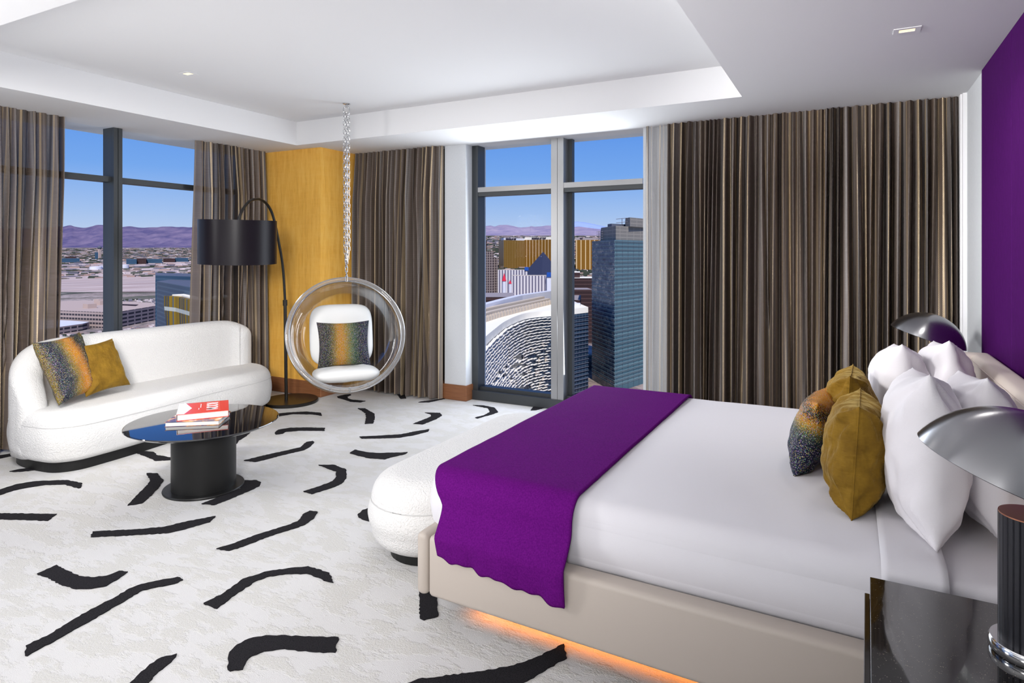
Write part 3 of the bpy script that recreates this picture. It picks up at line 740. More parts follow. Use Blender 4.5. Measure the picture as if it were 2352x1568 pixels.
def text_obj(name, body, size, loc, xdir, up_dir, mat, parent, ext=.0004, bold=.0, sx=1.0):
    cu = bpy.data.curves.new(name, 'FONT'); cu.body = body; cu.size = size; cu.extrude = ext; cu.offset = bold; cu.align_x = 'CENTER'; cu.align_y = 'CENTER'; cu.space_character = .92
    o = bpy.data.objects.new(name, cu)
    X = Vector(xdir).normalized(); Y = Vector(up_dir).normalized(); Z = X.cross(Y)
    mw = Matrix((X*sx, Y, Z)).transposed().to_4x4(); mw.translation = Vector(loc)
    o.matrix_world = mw
    COL.objects.link(o)
    dg = bpy.context.evaluated_depsgraph_get(); me = bpy.data.meshes.new_from_object(o.evaluated_get(dg)); me.transform(mw)
    bpy.data.objects.remove(o)
    r = link(name, me, None, parent); me.materials.clear(); me.materials.append(mat)
    return r
n1_, n2_ = e1.normalized(), e2.normalized()
q = on(.66, .52); text_obj('title_lettering', 'ROOM', .105, (q[0], q[1], zt+.0006), (-n2_.x, -n2_.y, 0), (n1_.x, n1_.y, 0), M['whiteprint'], b2, bold=.0004, sx=.75)
bm = bmesh.new(); 
for (u0, u1, v0, v1) in ((.435, .45, .46, .82), (.40, .415, .30, .42)): prism(bm, [on(u0, v0), on(u1, v0), on(u1, v1), on(u0, v1)], zt-.0002, zt+.0006)
obj('small_print', bm, M['whiteprint'], b2)

# ---------------------------------------------------------------- arc floor lamp
fl = thing('arc_floor_lamp', 'tall black arc floor lamp with a wide black drum shade beside the sofa', 'floor lamp', (-5.28, 4.88, 0))
bm = bmesh.new(); lathe(bm, [(0, 0), (.285, 0), (.29, .006), (.29, .028), (.283, .034), (0, .034)], 72); bm.transform(Matrix.Translation((.02, .03, 0))); obj('base', bm, M['blackmetal'], fl)
ex, ey = .29, -.84
arc = [(0.0, .03), (.012, .76)]
bm = bmesh.new(); tube(bm, [(0, 0, .03), (ex*.012, ey*.012, .55), (ex*.026, ey*.026, 1.06)], .0175, 14)
tube(bm, [(ex*.0255, ey*.0255, 1.03), (ex*.027, ey*.027, 1.09)], .0235, 14); obj('pole', bm, M['blackmetal'], fl)
pts = smoothcurve([(ex*k, ey*k, z) for k, z in ((.026, 1.06), (.056, 1.315), (.10, 1.51), (.167, 1.68), (.236, 1.84), (.32, 1.985), (.42, 2.066), (.53, 2.104), (.64, 2.11), (.77, 2.083), (.877, 2.022), (.95, 1.95), (1.0, 1.86))], 6)
bm = bmesh.new(); tube(bm, pts, .0135, 12); obj('arm', bm, M['blackmetal'], fl)
sh = bpy.data.objects.new('lamp_shade', None); COL.objects.link(sh); sh.parent = fl; sh.location = (ex, ey, 1.687)
bm = bmesh.new(); lathe(bm, [(.331, -.198), (.338, -.200), (.338, .200), (.331, .198), (.331, -.198)], 96); obj('drum', bm, M['lampshade'], sh)
bm = bmesh.new(); lathe(bm, [(.3305, -.196), (.3305, .196)], 96); obj('shade_lining', bm, M['shade_inner'], sh)
bm = bmesh.new(); tube(bm, [(-.331, 0, .17), (.331, 0, .17)], .004, 8); tube(bm, [(0, -.331, .17), (0, .331, .17)], .004, 8); lathe(bm, [(0, .19), (.02, .19), (.02, .09), (0, .09)], 16); obj('spider_fitting', bm, M['blackmetal'], sh)
sh.rotation_euler = (.02, .03, 0)

# ---------------------------------------------------------------- bubble chair
C = Vector((-4.225, 4.628, .800)); R_ = .538
nd = Vector((.735, -.62, .34)).normalized()
bc = thing('hanging_bubble_chair', 'clear acrylic bubble chair hanging on a chain in front of the corner column', 'hanging chair', tuple(C))
Q = nd.to_track_quat('Z', 'X').to_matrix().to_4x4()
rimoff = .10; rr = math.sqrt(R_*R_ - rimoff*rimoff)
a0 = math.asin(rimoff/R_)
bm = bmesh.new(); prof = []
for k in range(41):
    a = a0 - (a0+PI/2)*k/40; prof.append((R_*math.cos(a), R_*math.sin(a)))
lathe(bm, prof, 96); obj('shell', bm, M['acrylic'], bc, smooth=True, matrix=Q)
bm = bmesh.new(); pts = [(rr*math.cos(2*PI*k/96), rr*math.sin(2*PI*k/96), rimoff) for k in range(96)]; tube(bm, pts, .021, 14, closed=True)
o = obj('rim', bm, M['acrylic_rim'], bc, smooth=True, matrix=Q)
bm = bmesh.new()
tube(bm, [((rr-.022)*math.cos(2*PI*k/96), (rr-.022)*math.sin(2*PI*k/96), rimoff+.004) for k in range(96)], .006, 8, closed=True)
tube(bm, [((rr+.016)*math.cos(2*PI*k/96), (rr+.016)*math.sin(2*PI*k/96), rimoff+.010) for k in range(96)], .004, 8, closed=True)
obj('rim_band', bm, M['chrome'], bc, smooth=True, matrix=Q)
# pads
fw = Vector((nd.x, nd.y, 0)).normalized(); sd = Vector((-fw.y, fw.x, 0))
def pad(name, w, h, th, c, U, V, mat, seed, sq=4.5):
    verts, faces, uvs = [], [], []
    n = 36
    U, V = Vector(U).normalized(), Vector(V).normalized(); N_ = U.cross(V); c = Vector(c)
    # rounded cushion: superellipse outline mapped onto a disc grid
    for side in (1, -1):
        for j in range(13):
            r = math.sin(PI/2*j/12)
            for i in range(n*2):
                a = 2*PI*i/(n*2); ca, sa = math.cos(a), math.sin(a)
                k = (abs(ca)**sq + abs(sa)**sq)**(-1/sq)
                x, y = r*k*ca*w/2, r*k*sa*h/2
                z = side*th/2*(max(0, 1-r**4)**.5)*(1 - .10*math.cos(PI*r)) + .010*(1-r**6)*noise.noise((x*7+seed, y*7, side)) + .004*(1-r**6)*noise.noise((x*16+seed, y*22, side))
                verts.append(c + U*x + V*y + N_*z)
    m = n*2
    for s in (0, 1):
        o_ = s*13*m
        for j in range(12):
            for i in range(m):
                q = (o_+j*m+i, o_+j*m+(i+1) % m, o_+(j+1)*m+(i+1) % m, o_+(j+1)*m+i)
                faces.append(q if s else q[::-1])
    o = mk(name, verts, faces, mat, bc, recalc=False)
    bm = bmesh.new(); bm.from_mesh(o.data); bmesh.ops.remove_doubles(bm, verts=bm.verts, dist=.002); bmesh.ops.dissolve_degenerate(bm, dist=.0008, edges=bm.edges); bmesh.ops.recalc_face_normals(bm, faces=bm.faces); bm.to_mesh(o.data); bm.free()
    o.data.polygons.foreach_set('use_smooth', [True]*len(o.data.polygons))
    return o
up = Vector((0, 0, 1))
bu = (up - fw*.22).normalized()
pad('back_pad', .61, .60, .12, -fw*.30 + up*-.02, sd, bu, M['leather'], 1)
pad('seat_pad', .60, .47, .13, fw*.02 + up*-.352, sd, fw + up*.06, M['leather'], 2)
# pegs along the lower rim and the link at its top
for k, ph in enumerate((-2.0, -1.57, -1.1)):
    p = Vector((0, 0, 0))
    bm = bmesh.new()
    d0 = -up; 
    a = {0: -.33, 1: 0.0, 2: .33}[k]
    rd = (sd*math.sin(a) + (-up + nd*nd.dot(up)).normalized()*math.cos(a)).normalized()
    p = nd*rimoff + rd*rr
    tube(bm, [p - rd*.03, p + nd*.012 + rd*.01], .009, 10)
    obj('rim_peg', bm, M['acrylic_rim'], bc)
topp = Vector((-4.213, 4.628, 0)) - Vector((C.x, C.y, 0))
ztop = .520
# ceiling hook and four strands of chain
def torus_pts(c, r1, r2, U, V, n=16):
    # stadium shaped link: r1 half width, r2 half length of straight part
    pts = []
    for k in range(n):
        a = 2*PI*k/n
        pts.append(c + U*(r1*math.cos(a)) + V*(r1*math.sin(a) + (r2 if math.sin(a) >= 0 else -r2)))
    return pts
hook = bpy.data.objects.new('ceiling_hook', None); COL.objects.link(hook); hook.parent = bc
zc = TOPZ - C.z
bm = bmesh.new(); lathe(bm, [(0, 0), (.034, 0), (.034, -.006), (.012, -.014), (.012, -.03), (0, -.03)], 24); bm.transform(Matrix.Translation((topp.x, topp.y, zc-.0005))); obj('hook_plate', bm, M['chrome'], hook)
ca_ = Vector((.885, .466, 0)); 
bm = bmesh.new(); tube(bm, torus_pts(Vector((topp.x, topp.y, zc-.068)), .028, .012, ca_, up, 24), .0065, 10, closed=True); obj('hook_ring', bm, M['chrome'], hook)
L_ = .056; 
for s_, (dx, ph) in enumerate(((-.019, .1), (-.006, .6), (.007, .3), (.020, .9))):
    bm = bmesh.new(); z = zc-.10 - .02*ph; i = 0
    zend = ztop + .16
    while z > zend:
        f_ = (zc - z)/(zc-zend)
        conv = 1 if f_ < .9 else max(.25, (1-f_)/.1)
        w_ = 1.0 + .08*math.sin(f_*5+ph*3)
        c_ = Vector((topp.x, topp.y, z)) + ca_*dx*conv*w_ + Vector((-.466, .885, 0))*(.010 if s_ % 2 else -.008)
        U = (ca_ if (i+s_) % 2 == 0 else Vector((-.466, .885, 0)) + ca_*.35).normalized()
        tube(bm, torus_pts(c_, .0095, .015, U, up, 12), .0026, 6, closed=True)
        z -= .0405; i += 1
    obj('chain', bm, M['chrome'], bc)
bm = bmesh.new(); zz_ = ztop + .155
for k in range(4):
    U = ca_ if k % 2 else Vector((-.466, .885, 0))
    tube(bm, torus_pts(Vector((topp.x, topp.y, zz_ - k*.044)), .0115, .018, U, up, 14), .0042, 8, closed=True)
obj('swivel_link', bm, M['chrome'], bc)
cq = C - fw*.13 + up*-.094
pillow('throw_cushion', 'speckled black, orange and navy striped cushion sitting in the clear bubble chair', 'cushion', .50, .44, .15, tuple(cq), tuple(sd), tuple(up - fw*.25), M['sequin_chair'], 5, .16)

# ---------------------------------------------------------------- bed
def flare(o):
    """the near long side runs very slightly outward towards the headboard"""
    for v in o.data.vertices:
        if v.co.y < 3.35:
            v.co.y -= .030*(v.co.x+1.6)*min(1, (3.35-v.co.y)/1.0)
    return o
bed = thing('bed', 'king bed with taupe leather base and cream winged headboard against the purple wall', 'bed')
BZ0, BZ1 = .125, .383
flare(obj('side_rail', rbox(-1.578, .66, 2.227, 2.321, BZ0, BZ1, .022, 4), M['taupe'], bed, True))
flare(obj('side_rail', rbox(-1.578, .66, 4.39, 4.473, BZ0, BZ1, .022, 4), M['taupe'], bed, True))
flare(obj('footboard', rbox(-1.638, -1.582, 2.222, 4.478, BZ0, BZ1+.006, .024, 5), M['taupe'], bed, True))
bm = bmesh.new(); box(bm, -1.58, .66, 2.29, 4.41, .16, .33); flare(obj('slat_deck', bm, M['blackmatte'], bed))
bm = bmesh.new(); box(bm, -1.25, .60, 2.75, 3.95, 0, .16); obj('plinth', bm, M['darkwall'], bed)
hb = bpy.data.objects.new('headboard', None); COL.objects.link(hb); hb.parent = bed
obj('back_cushion', rbox(.615, .735, 2.25, 4.53, .10, 1.0, .035, 5), M['taupe_head'], hb, True)
obj('wing', rbox(.485, .735, 4.455, 4.61, .10, 1.0, .035, 5), M['taupe_head'], hb, True)
obj('wing', rbox(.485, .735, 2.175, 2.30, .10, 1.0, .035, 5), M['taupe_head'], hb, True)
bm = bmesh.new()
tube(bm, [(.613, 2.31, .972), (.612, 3.3, .973), (.613, 4.44, .972)], .003, 6)
tube(bm, [(.60, 4.452, .2), (.60, 4.452, .93), (.615, 4.452, .975)], .0045, 6); obj('piping', bm, M['taupe_head'], hb)

mattress = obj('mattress', rbox(-1.575, .60, 2.322, 4.378, .335, .600, .07, 5), M['linen'], None, True)
flare(mattress); tag(mattress, 'thick mattress in a white fitted sheet, its head end showing beside the near pillows', 'mattress')

def drape(name, x0, x1, yn, yf, ztop, znear, zfar, rad, mat, th, nx=60, foot=None, hem=0, seed=0, ny=90, kick=0):
    """cloth over the bed: cross-section in y/z, extruded in x; optional fall over the foot"""
    sec = []
    # near side going up, rounded corner, flat, rounded corner, far side going down
    def zn(x): return znear(x) if callable(znear) else znear
    verts, uvs, faces = [], [], []
    for i in range(nx+1):
        s = i/nx; x = x0 + (x1-x0)*s
        pts = []
        z0 = zn(x); zA = ztop - rad
        K = 24
        for k in range(K):
            f = k/K; z = z0 + (zA-z0)*f
            bul = -.014*math.sin(PI*f)
            bul -= kick*min(1, max(0, (.50-z)/.10))**1.5
            pts.append((yn + bul + hem*(1-f)**1.5*(math.sin(x*23+seed)*.6 + math.sin(x*51+seed*2)*.35), z))
        for k in range(13):
            a = PI/2*k/12; pts.append((yn + rad*(1-math.cos(a)), zA + rad*math.sin(a)))
        for k in range(1, ny):
            f = k/ny; pts.append((yn+rad + (yf-yn-2*rad)*f, ztop))
        for k in range(13):
            a = PI/2*k/12; pts.append((yf - rad + rad*math.sin(a), zA + rad*math.cos(a)))
        for k in range(1, K+1):
            pts.append((yf, zA + (zfar-zA)*k/K))
        L = 0
        for k, (y, z) in enumerate(pts):
            xx, zz = x, z
            if kick and y < yn+rad: xx = x + .07*(1-s)**2*min(1, max(0, (ztop-z)/.12)) + .03*(1-s)*min(1, max(0, (ztop-z)/.3))
            if foot is not None and x < foot[0]:
                pass
            n_ = .004*noise.noise((x*2.3, y*2.3, seed)) + .0015*noise.noise((x*9, y*9, seed))
            verts.append((xx, y, zz + (n_ if z > zA else 0))); uvs.append((x, y+z))
        m = len(pts)
    for i in range(nx):
        for k in range(m-1):
            faces.append((i*m+k, (i+1)*m+k, (i+1)*m+k+1, i*m+k+1))
    o = mk(name, verts, faces, mat, None, True, uvs)
    flare(o)
    sm = o.modifiers.new('thick', 'SOLIDIFY'); sm.thickness = th; sm.offset = 1
    return o
# tightly tucked top cover : solid rounded body with a generous shoulder, open towards the mattress
def cover(name, x0, x1, y0, y1, z0, z1, r, mat):
    vv, uu, ff = [], [], []
    R1, R2 = .11, .11; out = []
    for (cx, cy, a0, r_) in ((x1-R2, y0+R2, -PI/2, R2), (x1-R2, y1-R2, 0, R2), (x0+R1, y1-R1, PI/2, R1), (x0+R1, y0+R1, PI, R1)):
        for k in range(9):
            a = a0 + PI/2*k/8; out.append(Vector((cx+r_*math.cos(a), cy+r_*math.sin(a))))
    out = densify(out, .05)
    out = [Vector(p) for p in out]
    v, f = puff(out, z0, z1, .01, r, .012, .006, 8)
    v = [(x, y, z + .004*noise.noise((x*2.2, y*2.2, 3)) + .0015*noise.noise((x*8, y*8, 5)) if z > z1-.02 else z) for x, y, z in v]
    o = mk(name, v, f, mat, None, True)
    return flare(o)
cv = cover('bed_cover', -1.672, .20, 2.325, 4.385, .386, .618, .078, M['linen'])
tag(cv, 'smooth white bed cover tucked tightly over the bed from its foot to the cushions', 'bed cover')
sheet = drape('folded_sheet', .088, .262, 2.306, 4.398, .624, .39, .39, .085, M['linen'], .006, nx=8, seed=4)
tag(sheet, 'band of white top sheet folded back between the cover and the pillows', 'sheet')
bm = bmesh.new()

def hemz(x):
    s = (x+1.61)/.675
    return .322 - .058*s + .006*math.sin(x*34) + .004*math.sin(x*71)
throw = drape('bed_throw', -1.612, -.935, 2.285, 4.40, .628, hemz, .33, .095, M['purple_wool'], .012, nx=60, hem=.010, seed=2, kick=.066)
tag(throw, 'purple wool throw laid across the foot of the white bed', 'throw')

# pillows: width, height, thickness
PU = (0, 1, -.12)
pillow('bed_pillow', 'front white pillow nearest the camera, right of the gold velvet cushions', 'pillow', .66, .56, .265, (.240, 2.78, .866), PU, (-.02, 0, 1), M['linen_pillow'], 11, .13, .016, 'white pillows against the headboard', n=48)
pillow('bed_pillow', 'rear white pillow nearest the camera, partly hidden behind the near chrome lamp shade', 'pillow', .66, .53, .25, (.425, 2.92, .862), PU, (-.06, 0, 1), M['linen_pillow'], 12, .13, .016, 'white pillows against the headboard', n=48)
pillow('bed_pillow', 'front white pillow at the window side, its peak above the gold velvet cushions', 'pillow', .66, .52, .29, (.23, 3.86, .850), PU, (-.02, 0, 1), M['linen_pillow'], 13, .13, .016, 'white pillows against the headboard', n=48)
pillow('bed_pillow', 'rear white pillow at the window side with its peak right below the far chrome lamp', 'pillow', .66, .54, .25, (.435, 3.92, .862), PU, (-.06, 0, 1), M['linen_pillow'], 14, .13, .016, 'white pillows against the headboard', n=48)
pillow('throw_cushion', 'gold velvet cushion on the bed nearest the camera, with a vertical seam', 'cushion', .48, .41, .23, (.025, 2.845, .812), (.02, 1, -.04), (.06, 0, 1), M['velvet'], 21, .15, .017, 'gold velvet cushions on the bed', n=48, piping=.0022)
pillow('throw_cushion', 'gold velvet cushion on the bed behind the nearer gold one, beside the speckled cushion', 'cushion', .48, .42, .22, (.0, 3.42, .818), (.03, 1, -.04), (.05, 0, 1), M['velvet'], 22, .15, .017, 'gold velvet cushions on the bed', n=48, piping=.0022)
pillow('throw_cushion', 'small speckled navy and orange cushion lying in front of the gold cushions on the bed', 'cushion', .46, .35, .17, (-.140, 3.22, .778), (.10, 1, 0), (.28, 0, 1), M['sequin_bed'], 23, .13, .010)

# ---------------------------------------------------------------- nightstands
def nightstand(label, x, y, rz):
    n_ = thing('nightstand', label, 'nightstand', (x, y, 0), rz, 'black nightstands either side of the bed')
    # local: x from 0 to .70, y from -.72 to 0
    obj('top_panel', rbox(0, .70, -.72, 0, .598, .62, .0015, 1), M['nightstone'], n_)
    bm = bmesh.new(); box(bm, .03, .70, -.70, -.02, .12, .597); obj('body', bm, M['blackmatte'], n_)
    obj('side_panel', rbox(-.014, .0, -.70, -.055, .03, .595, .0015, 1), M['nightgloss'], n_)
    bm = bmesh.new()
    for (z0, z1) in ((.14, .355), (.365, .585)): pass
    d1 = obj('drawer', rbox(.012, .03, -.69, -.03, .14, .355, .002, 1), M['nightgloss'], n_)
    d2 = obj('drawer', rbox(.012, .03, -.69, -.03, .365, .585, .002, 1), M['nightgloss'], n_)
    bm = bmesh.new(); box(bm, .06, .68, -.66, -.06, 0, .12); obj('plinth', bm, M['blackmatte'], n_)
    return n_
M['nightgloss'] = plain('black_gloss_wood', (.015, .011, .009), .08, coat=.5)
nightstand('black speckled stone nightstand at the near side of the bed, bottom right corner', .055, 2.170, math.radians(-1.3))
nightstand('black stone nightstand hidden beyond the far side of the bed, under the far lamp', .062, 5.34, math.radians(0))

# ---------------------------------------------------------------- mushroom lamps
def table_lamp(label, x, y):
    l = thing('table_lamp', label, 'table lamp', (x, y, .6205), 0, 'steel dome lamps on the nightstands')
    bm = bmesh.new(); lathe(bm, [(0, 0), (.082, 0), (.084, .003), (.084, .024), (.081, .028), (0, .028)], 72); obj('base', bm, M['chrome'], l)
    bm = bmesh.new(); n = 180; prof = []
    for k in range(n):
        a = 2*PI*k/n; r = .065 - (.0022 if k % 6 == 0 else 0)
        prof.append((r*math.cos(a), r*math.sin(a)))
    prism(bm, prof, .028, .330)
    obj('column', bm, M['column'], l)
    bm = bmesh.new(); lathe(bm, [(0, .330), (.0645, .330), (.0645, .333), (0, .3335)], 48); obj('column_cap', bm, M['copper'], l)
    bm = bmesh.new(); tube(bm, [(0.012, 0, .33), (0.012, 0, .46)], .007, 12); obj('stem', bm, M['chrome'], l)
    a, h = .217, .154; R = (a*a+h*h)/(2*h); th0 = math.asin(a/R)
    bm = bmesh.new(); prof = []
    for k in range(33):
        th = th0*k/32; prof.append((R*math.sin(th), R*math.cos(th) - (R-h)))
    prof += [(a-.0015, -.0015)]
    for k in range(33):
        th = th0*(1-k/32); prof.append(((R-.003)*math.sin(th), (R-.003)*math.cos(th) - (R-h)))
    lathe(bm, prof, 128)
    tilt = Matrix.Rotation(math.radians(18.5), 4, 'Y')
    s = obj('lamp_shade', bm, M['steel'], l, smooth=True); s.location = (-.025, 0, .423); s.rotation_euler = (0, math.radians(18.5), 0)
    return l
table_lamp('brushed steel dome lamp with black fluted column on the near nightstand', .386, 1.93)
table_lamp('steel dome lamp before the long curtain, beyond the far side of the bed', .470, 4.86)

# ---------------------------------------------------------------- the city below
def plinc(pts, d):
    if d <= pts[0][0]: return pts[0][1]
    for (a, za), (b, zb) in zip(pts, pts[1:]):
        if d <= b: return za + (zb-za)*(d-a)/(b-a)
    return pts[-1][1]
ZA = [(0, -110), (1840, -110), (3300, -64), (4200, -30), (9000, 57), (13000, 140), (30000, 300)]
ZB = [(0, -110), (1000, -110), (1500, -85), (2200, -48), (4000, 10), (6500, 103), (10000, 288), (13000, 380), (30000, 500)]
def ground_z(x, y):
    d = -.4664*x + .8846*y
    az = math.degrees(math.atan2(-x, y))        # 0 = +y, 90 = -x
    w = min(1, max(0, (az-32)/22))
    return plinc(ZB, d)*(1-w) + plinc(ZA, d)*w
verts, faces = [], []
rads = [40*1.075**k for k in range(92)]; NA = 120
for r in rads:
    for k in range(NA+1):
        a = math.radians(-15 + 100*k/NA); x, y = -r*math.sin(a), r*math.cos(a); verts.append((x, y, ground_z(x, y)))
W_ = NA+1
for j in range(len(rads)-1):
    for k in range(NA): faces.append((j*W_+k, (j+1)*W_+k, (j+1)*W_+k+1, j*W_+k+1))
t = NT('desert_city_ground'); v = t.coord('Object', (1, 1, 0))
blk = t.new('ShaderNodeTexVoronoi', feature='F1', distance='CHEBYCHEV'); blk.inputs['Scale'].default_value = .009; t.lk(v, blk.inputs['Vector'])
sc_ = t.new('ShaderNodeSeparateColor'); t.lk(blk.outputs['Color'], sc_.inputs[0])
c = t.ramp(sc_.outputs[0], [(0, (.27, .20, .19)), (.2, (.10, .10, .08)), (.4, (.34, .27, .25)), (.55, (.06, .08, .05)), (.7, (.22, .19, .20)), (.85, (.42, .35, .33)), (1, (.09, .09, .10))], 'CONSTANT')
big = t.noise(t.coord('Object', (1, 1, 0)), .0012, 4, .6); fine = t.noise(t.coord('Object', (1, 1, 0)), .05, 4, .8)
c = t.mixc(t.ramp(big, [(.40, 0), (.60, .6)]), c, (.40, .31, .28))
c = t.mixc(t.ramp(fine, [(.40, .6), (.55, 0)]), c, (.05, .055, .045))
t.col(c); t.set(Roughness=1); t.b.inputs['Specular IOR Level'].default_value = .05; M['ground'] = t.m
g = mk('ground_city', verts, faces, M['ground']); g['kind'] = 'structure'

OCC = []
def vat(poly, z0, z1, mat, name, parent=None, top=None):
    OCC.append((min(p[0] for p in poly)-12, max(p[0] for p in poly)+12, min(p[1] for p in poly)-12, max(p[1] for p in poly)+12))
    bm = bmesh.new(); prism(bm, poly, z0, z1, 0, 1 if top is not None else None)
    return obj(name, bm, [mat] + ([top] if top is not None else []), parent)
def facade(name, glass, slab, vert=None, period=3.6, hperiod=6, frac=.18, vfrac=.12, rough=.2, axis_u='XY', metal=0, spec=.12):
    """window bands in world height, uprights along the plan direction"""
    t = NT(name); c = t.new('ShaderNodeTexCoord'); s = t.new('ShaderNodeSeparateXYZ'); t.lk(c.outputs['Object'], s.inputs[0])
    fz = t.math('FRACT', t.math('DIVIDE', s.outputs[2], period)); band = t.math('LESS_THAN', fz, frac)
    col = t.mixc(band, glass, slab)
    if vert is not None:
        u = t.math('ADD', s.outputs[0], s.outputs[1]) if axis_u == 'XY' else s.outputs[0 if axis_u == 'X' else 1]
        fu = t.math('FRACT', t.math('DIVIDE', u, hperiod)); col = t.mixc(t.math('LESS_THAN', fu, vfrac), col, vert)
    t.col(col); t.set(Roughness=rough, Metallic=metal); t.b.inputs['Specular IOR Level'].default_value = spec; return t.m
M['white_roof'] = plain('white_roof', (.85, .80, .70), .9, spec=.08)
M['tan'] = plain('tan_concrete', (.47, .36, .32), .9, spec=.08)
M['beige'] = plain('beige_parapet', (.52, .44, .36), .9, spec=.08)
M['greyroof'] = plain('grey_roof', (.30, .26, .27), .9, spec=.08)
M['slate'] = plain('slate_metal', (.10, .11, .15), .7, spec=.08)
M['tank'] = plain('white_tank', (.62, .62, .70), .7, spec=.08)
M['green'] = plain('tree_green', (.045, .065, .03), 1, spec=.08)

# airport runways and aprons on the plain : long pale strips following the ground
def strip(name, pts, mat, parent=None, lift=.8, kind='structure'):
    bm = bmesh.new()
    L = [bm.verts.new((a, b, ground_z(a, b)+lift)) for a, b in pts]
    bm.faces.new(L); bmesh.ops.triangulate(bm, faces=bm.faces); 
    o = obj(name, bm, mat, parent); o['kind'] = kind; return o
M['runway'] = plain('pale_runway', (.62, .48, .44), .95, spec=.08)
t = NT('airfield_sand'); mr = t.new('ShaderNodeMapping'); mr.inputs['Rotation'].default_value = (0, 0, math.radians(-63)); mp = t.new('ShaderNodeMapping'); mp.inputs['Scale'].default_value = (.0011, .011, 0)
tc = t.new('ShaderNodeTexCoord'); t.lk(tc.outputs['Object'], mr.inputs[0]); t.lk(mr.outputs[0], mp.inputs[0]); f = t.noise(mp.outputs[0], 1.0, 3, .6)
t.col(t.ramp(f, [(.35, (.34, .25, .24)), (.45, (.50, .39, .36)), (.52, (.36, .28, .27)), (.58, (.60, .48, .45)), (.7, (.45, .35, .33))])); t.set(Roughness=1); t.b.inputs['Specular IOR Level'].default_value = .05; M['airfield'] = t.m
strip('airfield', [(-2106.9, 980.5), (-1634.3, 1224.1), (-2790.2, 2089.9), (-3587.4, 1669.6)], M['airfield'])
strip('airfield', [(-3769.6, 1754.4), (-2931.9, 2196.0), (-3676.0, 2753.3), (-4726.3, 2199.6)], M['airfield'])
strip('airfield', [(-5060, 2355), (-3930, 2960), (-4606.1, 3450.0), (-5922.1, 2756.1)], M['runway'])


def build(name, label, cat, poly, z0, z1, mat, top=None, group=None):
    return tag(vat(poly, z0, z1, mat, name, None, top), label, cat, group)
F_blue = facade('blue_glass_slats', (.025, .06, .11), (.05, .095, .15), None, 2.6, 6, .35, rough=.35)
F_gold = facade('gold_glass', (.20, .09, .012), (.24, .12, .02), (.62, .46, .26), 3.6, 13, .2, .2, rough=.3, axis_u='X')
F_goldL = facade('gold_glass_dim', (.16, .085, .015), (.20, .11, .02), (.34, .22, .09), 3.6, 9, .2, .25, rough=.3, axis_u='Y')
F_white = facade('striped_hotel', (.60, .56, .58), (.60, .56, .58), (.13, .12, .18), 400, 5.0, .1, .42, rough=.9, axis_u='X')
F_brown = facade('tower_brown', (.06, .045, .05), (.24, .19, .18), (.26, .21, .20), 3.6, 4.5, .22, .3, rough=.8, axis_u='XY')
F_dark = facade('dark_casino', (.035, .02, .022), (.07, .04, .04), None, 5, 6, .3, rough=.8)
F_park = facade('parking_decks', (.045, .04, .05), (.36, .28, .26), (.36, .28, .26), 6.0, 7, .52, .2, rough=.9, axis_u='XY')
t = NT('gold_striped_panels'); c = t.new('ShaderNodeTexCoord'); s = t.new('ShaderNodeSeparateXYZ'); t.lk(c.outputs['Object'], s.inputs[0])
u = t.math('MULTIPLY_ADD', s.outputs[1], .8, t.math('MULTIPLY', s.outputs[0], .9)); n1 = t.new('ShaderNodeTexWhiteNoise', noise_dimensions='1D'); t.lk(t.math('FLOOR', t.math('MULTIPLY', u, 1.0)), n1.inputs['W'])
cc = t.ramp(n1.outputs['Value'], [(0, (.25, .15, .012)), (.35, (.10, .12, .14)), (.55, (.18, .11, .008)), (.75, (.04, .055, .09)), (.9, (.30, .18, .014))], 'CONSTANT')
band = t.math('MULTIPLY', t.math('GREATER_THAN', s.outputs[2], -27.5), t.math('LESS_THAN', s.outputs[2], -25.5))
t.col(t.mixc(t.math('MULTIPLY', band, .6), cc, (.7, .75, .7))); t.set(Roughness=.6); t.b.inputs['Specular IOR Level'].default_value = .1; F_stripe = t.m

# -- seen through the left window
build('office_tower', 'dark blue slatted tower low at the right of the left window', 'building', [(-378.4, 247.0), (-349.4, 234.1), (-267.5, 198.1), (-300, 160), (-470, 215)][:3] + [(-321.1, 260.0), (-407.2, 285)], -110, -15.2, F_blue, M['slate'])
build('office_tower', 'blue glass slab rising just behind the slatted blue tower, left window', 'building', [(-412.8, 268.5), (-330, 262.0), (-384, 303.7), (-470.4, 305.9)], -110, -12.8, F_blue, M['slate'])
def goldtower():
    b = thing('condo_tower', 'gold and grey striped tower before the blue slatted tower, left window', 'building', (0, 0, 0))
    bm = bmesh.new()
    top = [(-312.8, 208.1), (-300.2, 205.8), (-262, 190), (-268, 222), (-310, 226)]
    c_ = Vector((-290, 212))
    bot = [((Vector(p)-c_)*.86 + c_) for p in top]; 
    a = [bm.verts.new((p[0], p[1], -50)) for p in bot]; m_ = [bm.verts.new((p[0], p[1], -25)) for p in top]; u_ = [bm.verts.new((p[0], p[1], -20)) for p in top]; g_ = [bm.verts.new((p[0], p[1], -110)) for p in bot]
    for r1, r2 in ((g_, a), (a, m_), (m_, u_)):
        for i in range(5): bm.faces.new((r1[i], r1[(i+1) % 5], r2[(i+1) % 5], r2[i]))
    bm.faces.new(u_)
    obj('tower_body', bm, F_stripe, b)
    bm = bmesh.new(); prism(bm, [(-309, 210), (-299, 208.5), (-266, 194), (-271, 219), (-307, 223)], -20, -19.3); obj('roof_deck', bm, M['white_roof'], b)
goldtower()
gar = thing('parking_garage', 'wide tan parking garage with open decks below the airfield, left window', 'building')
vat([(-1115.6, 543.1), (-972.0, 567.8), (-1039.4, 680.0), (-1117.4, 717.0), (-1276.4, 695.4), (-1311.8, 638.7)], -110, -86, F_park, 'decks', gar, M['tan'])
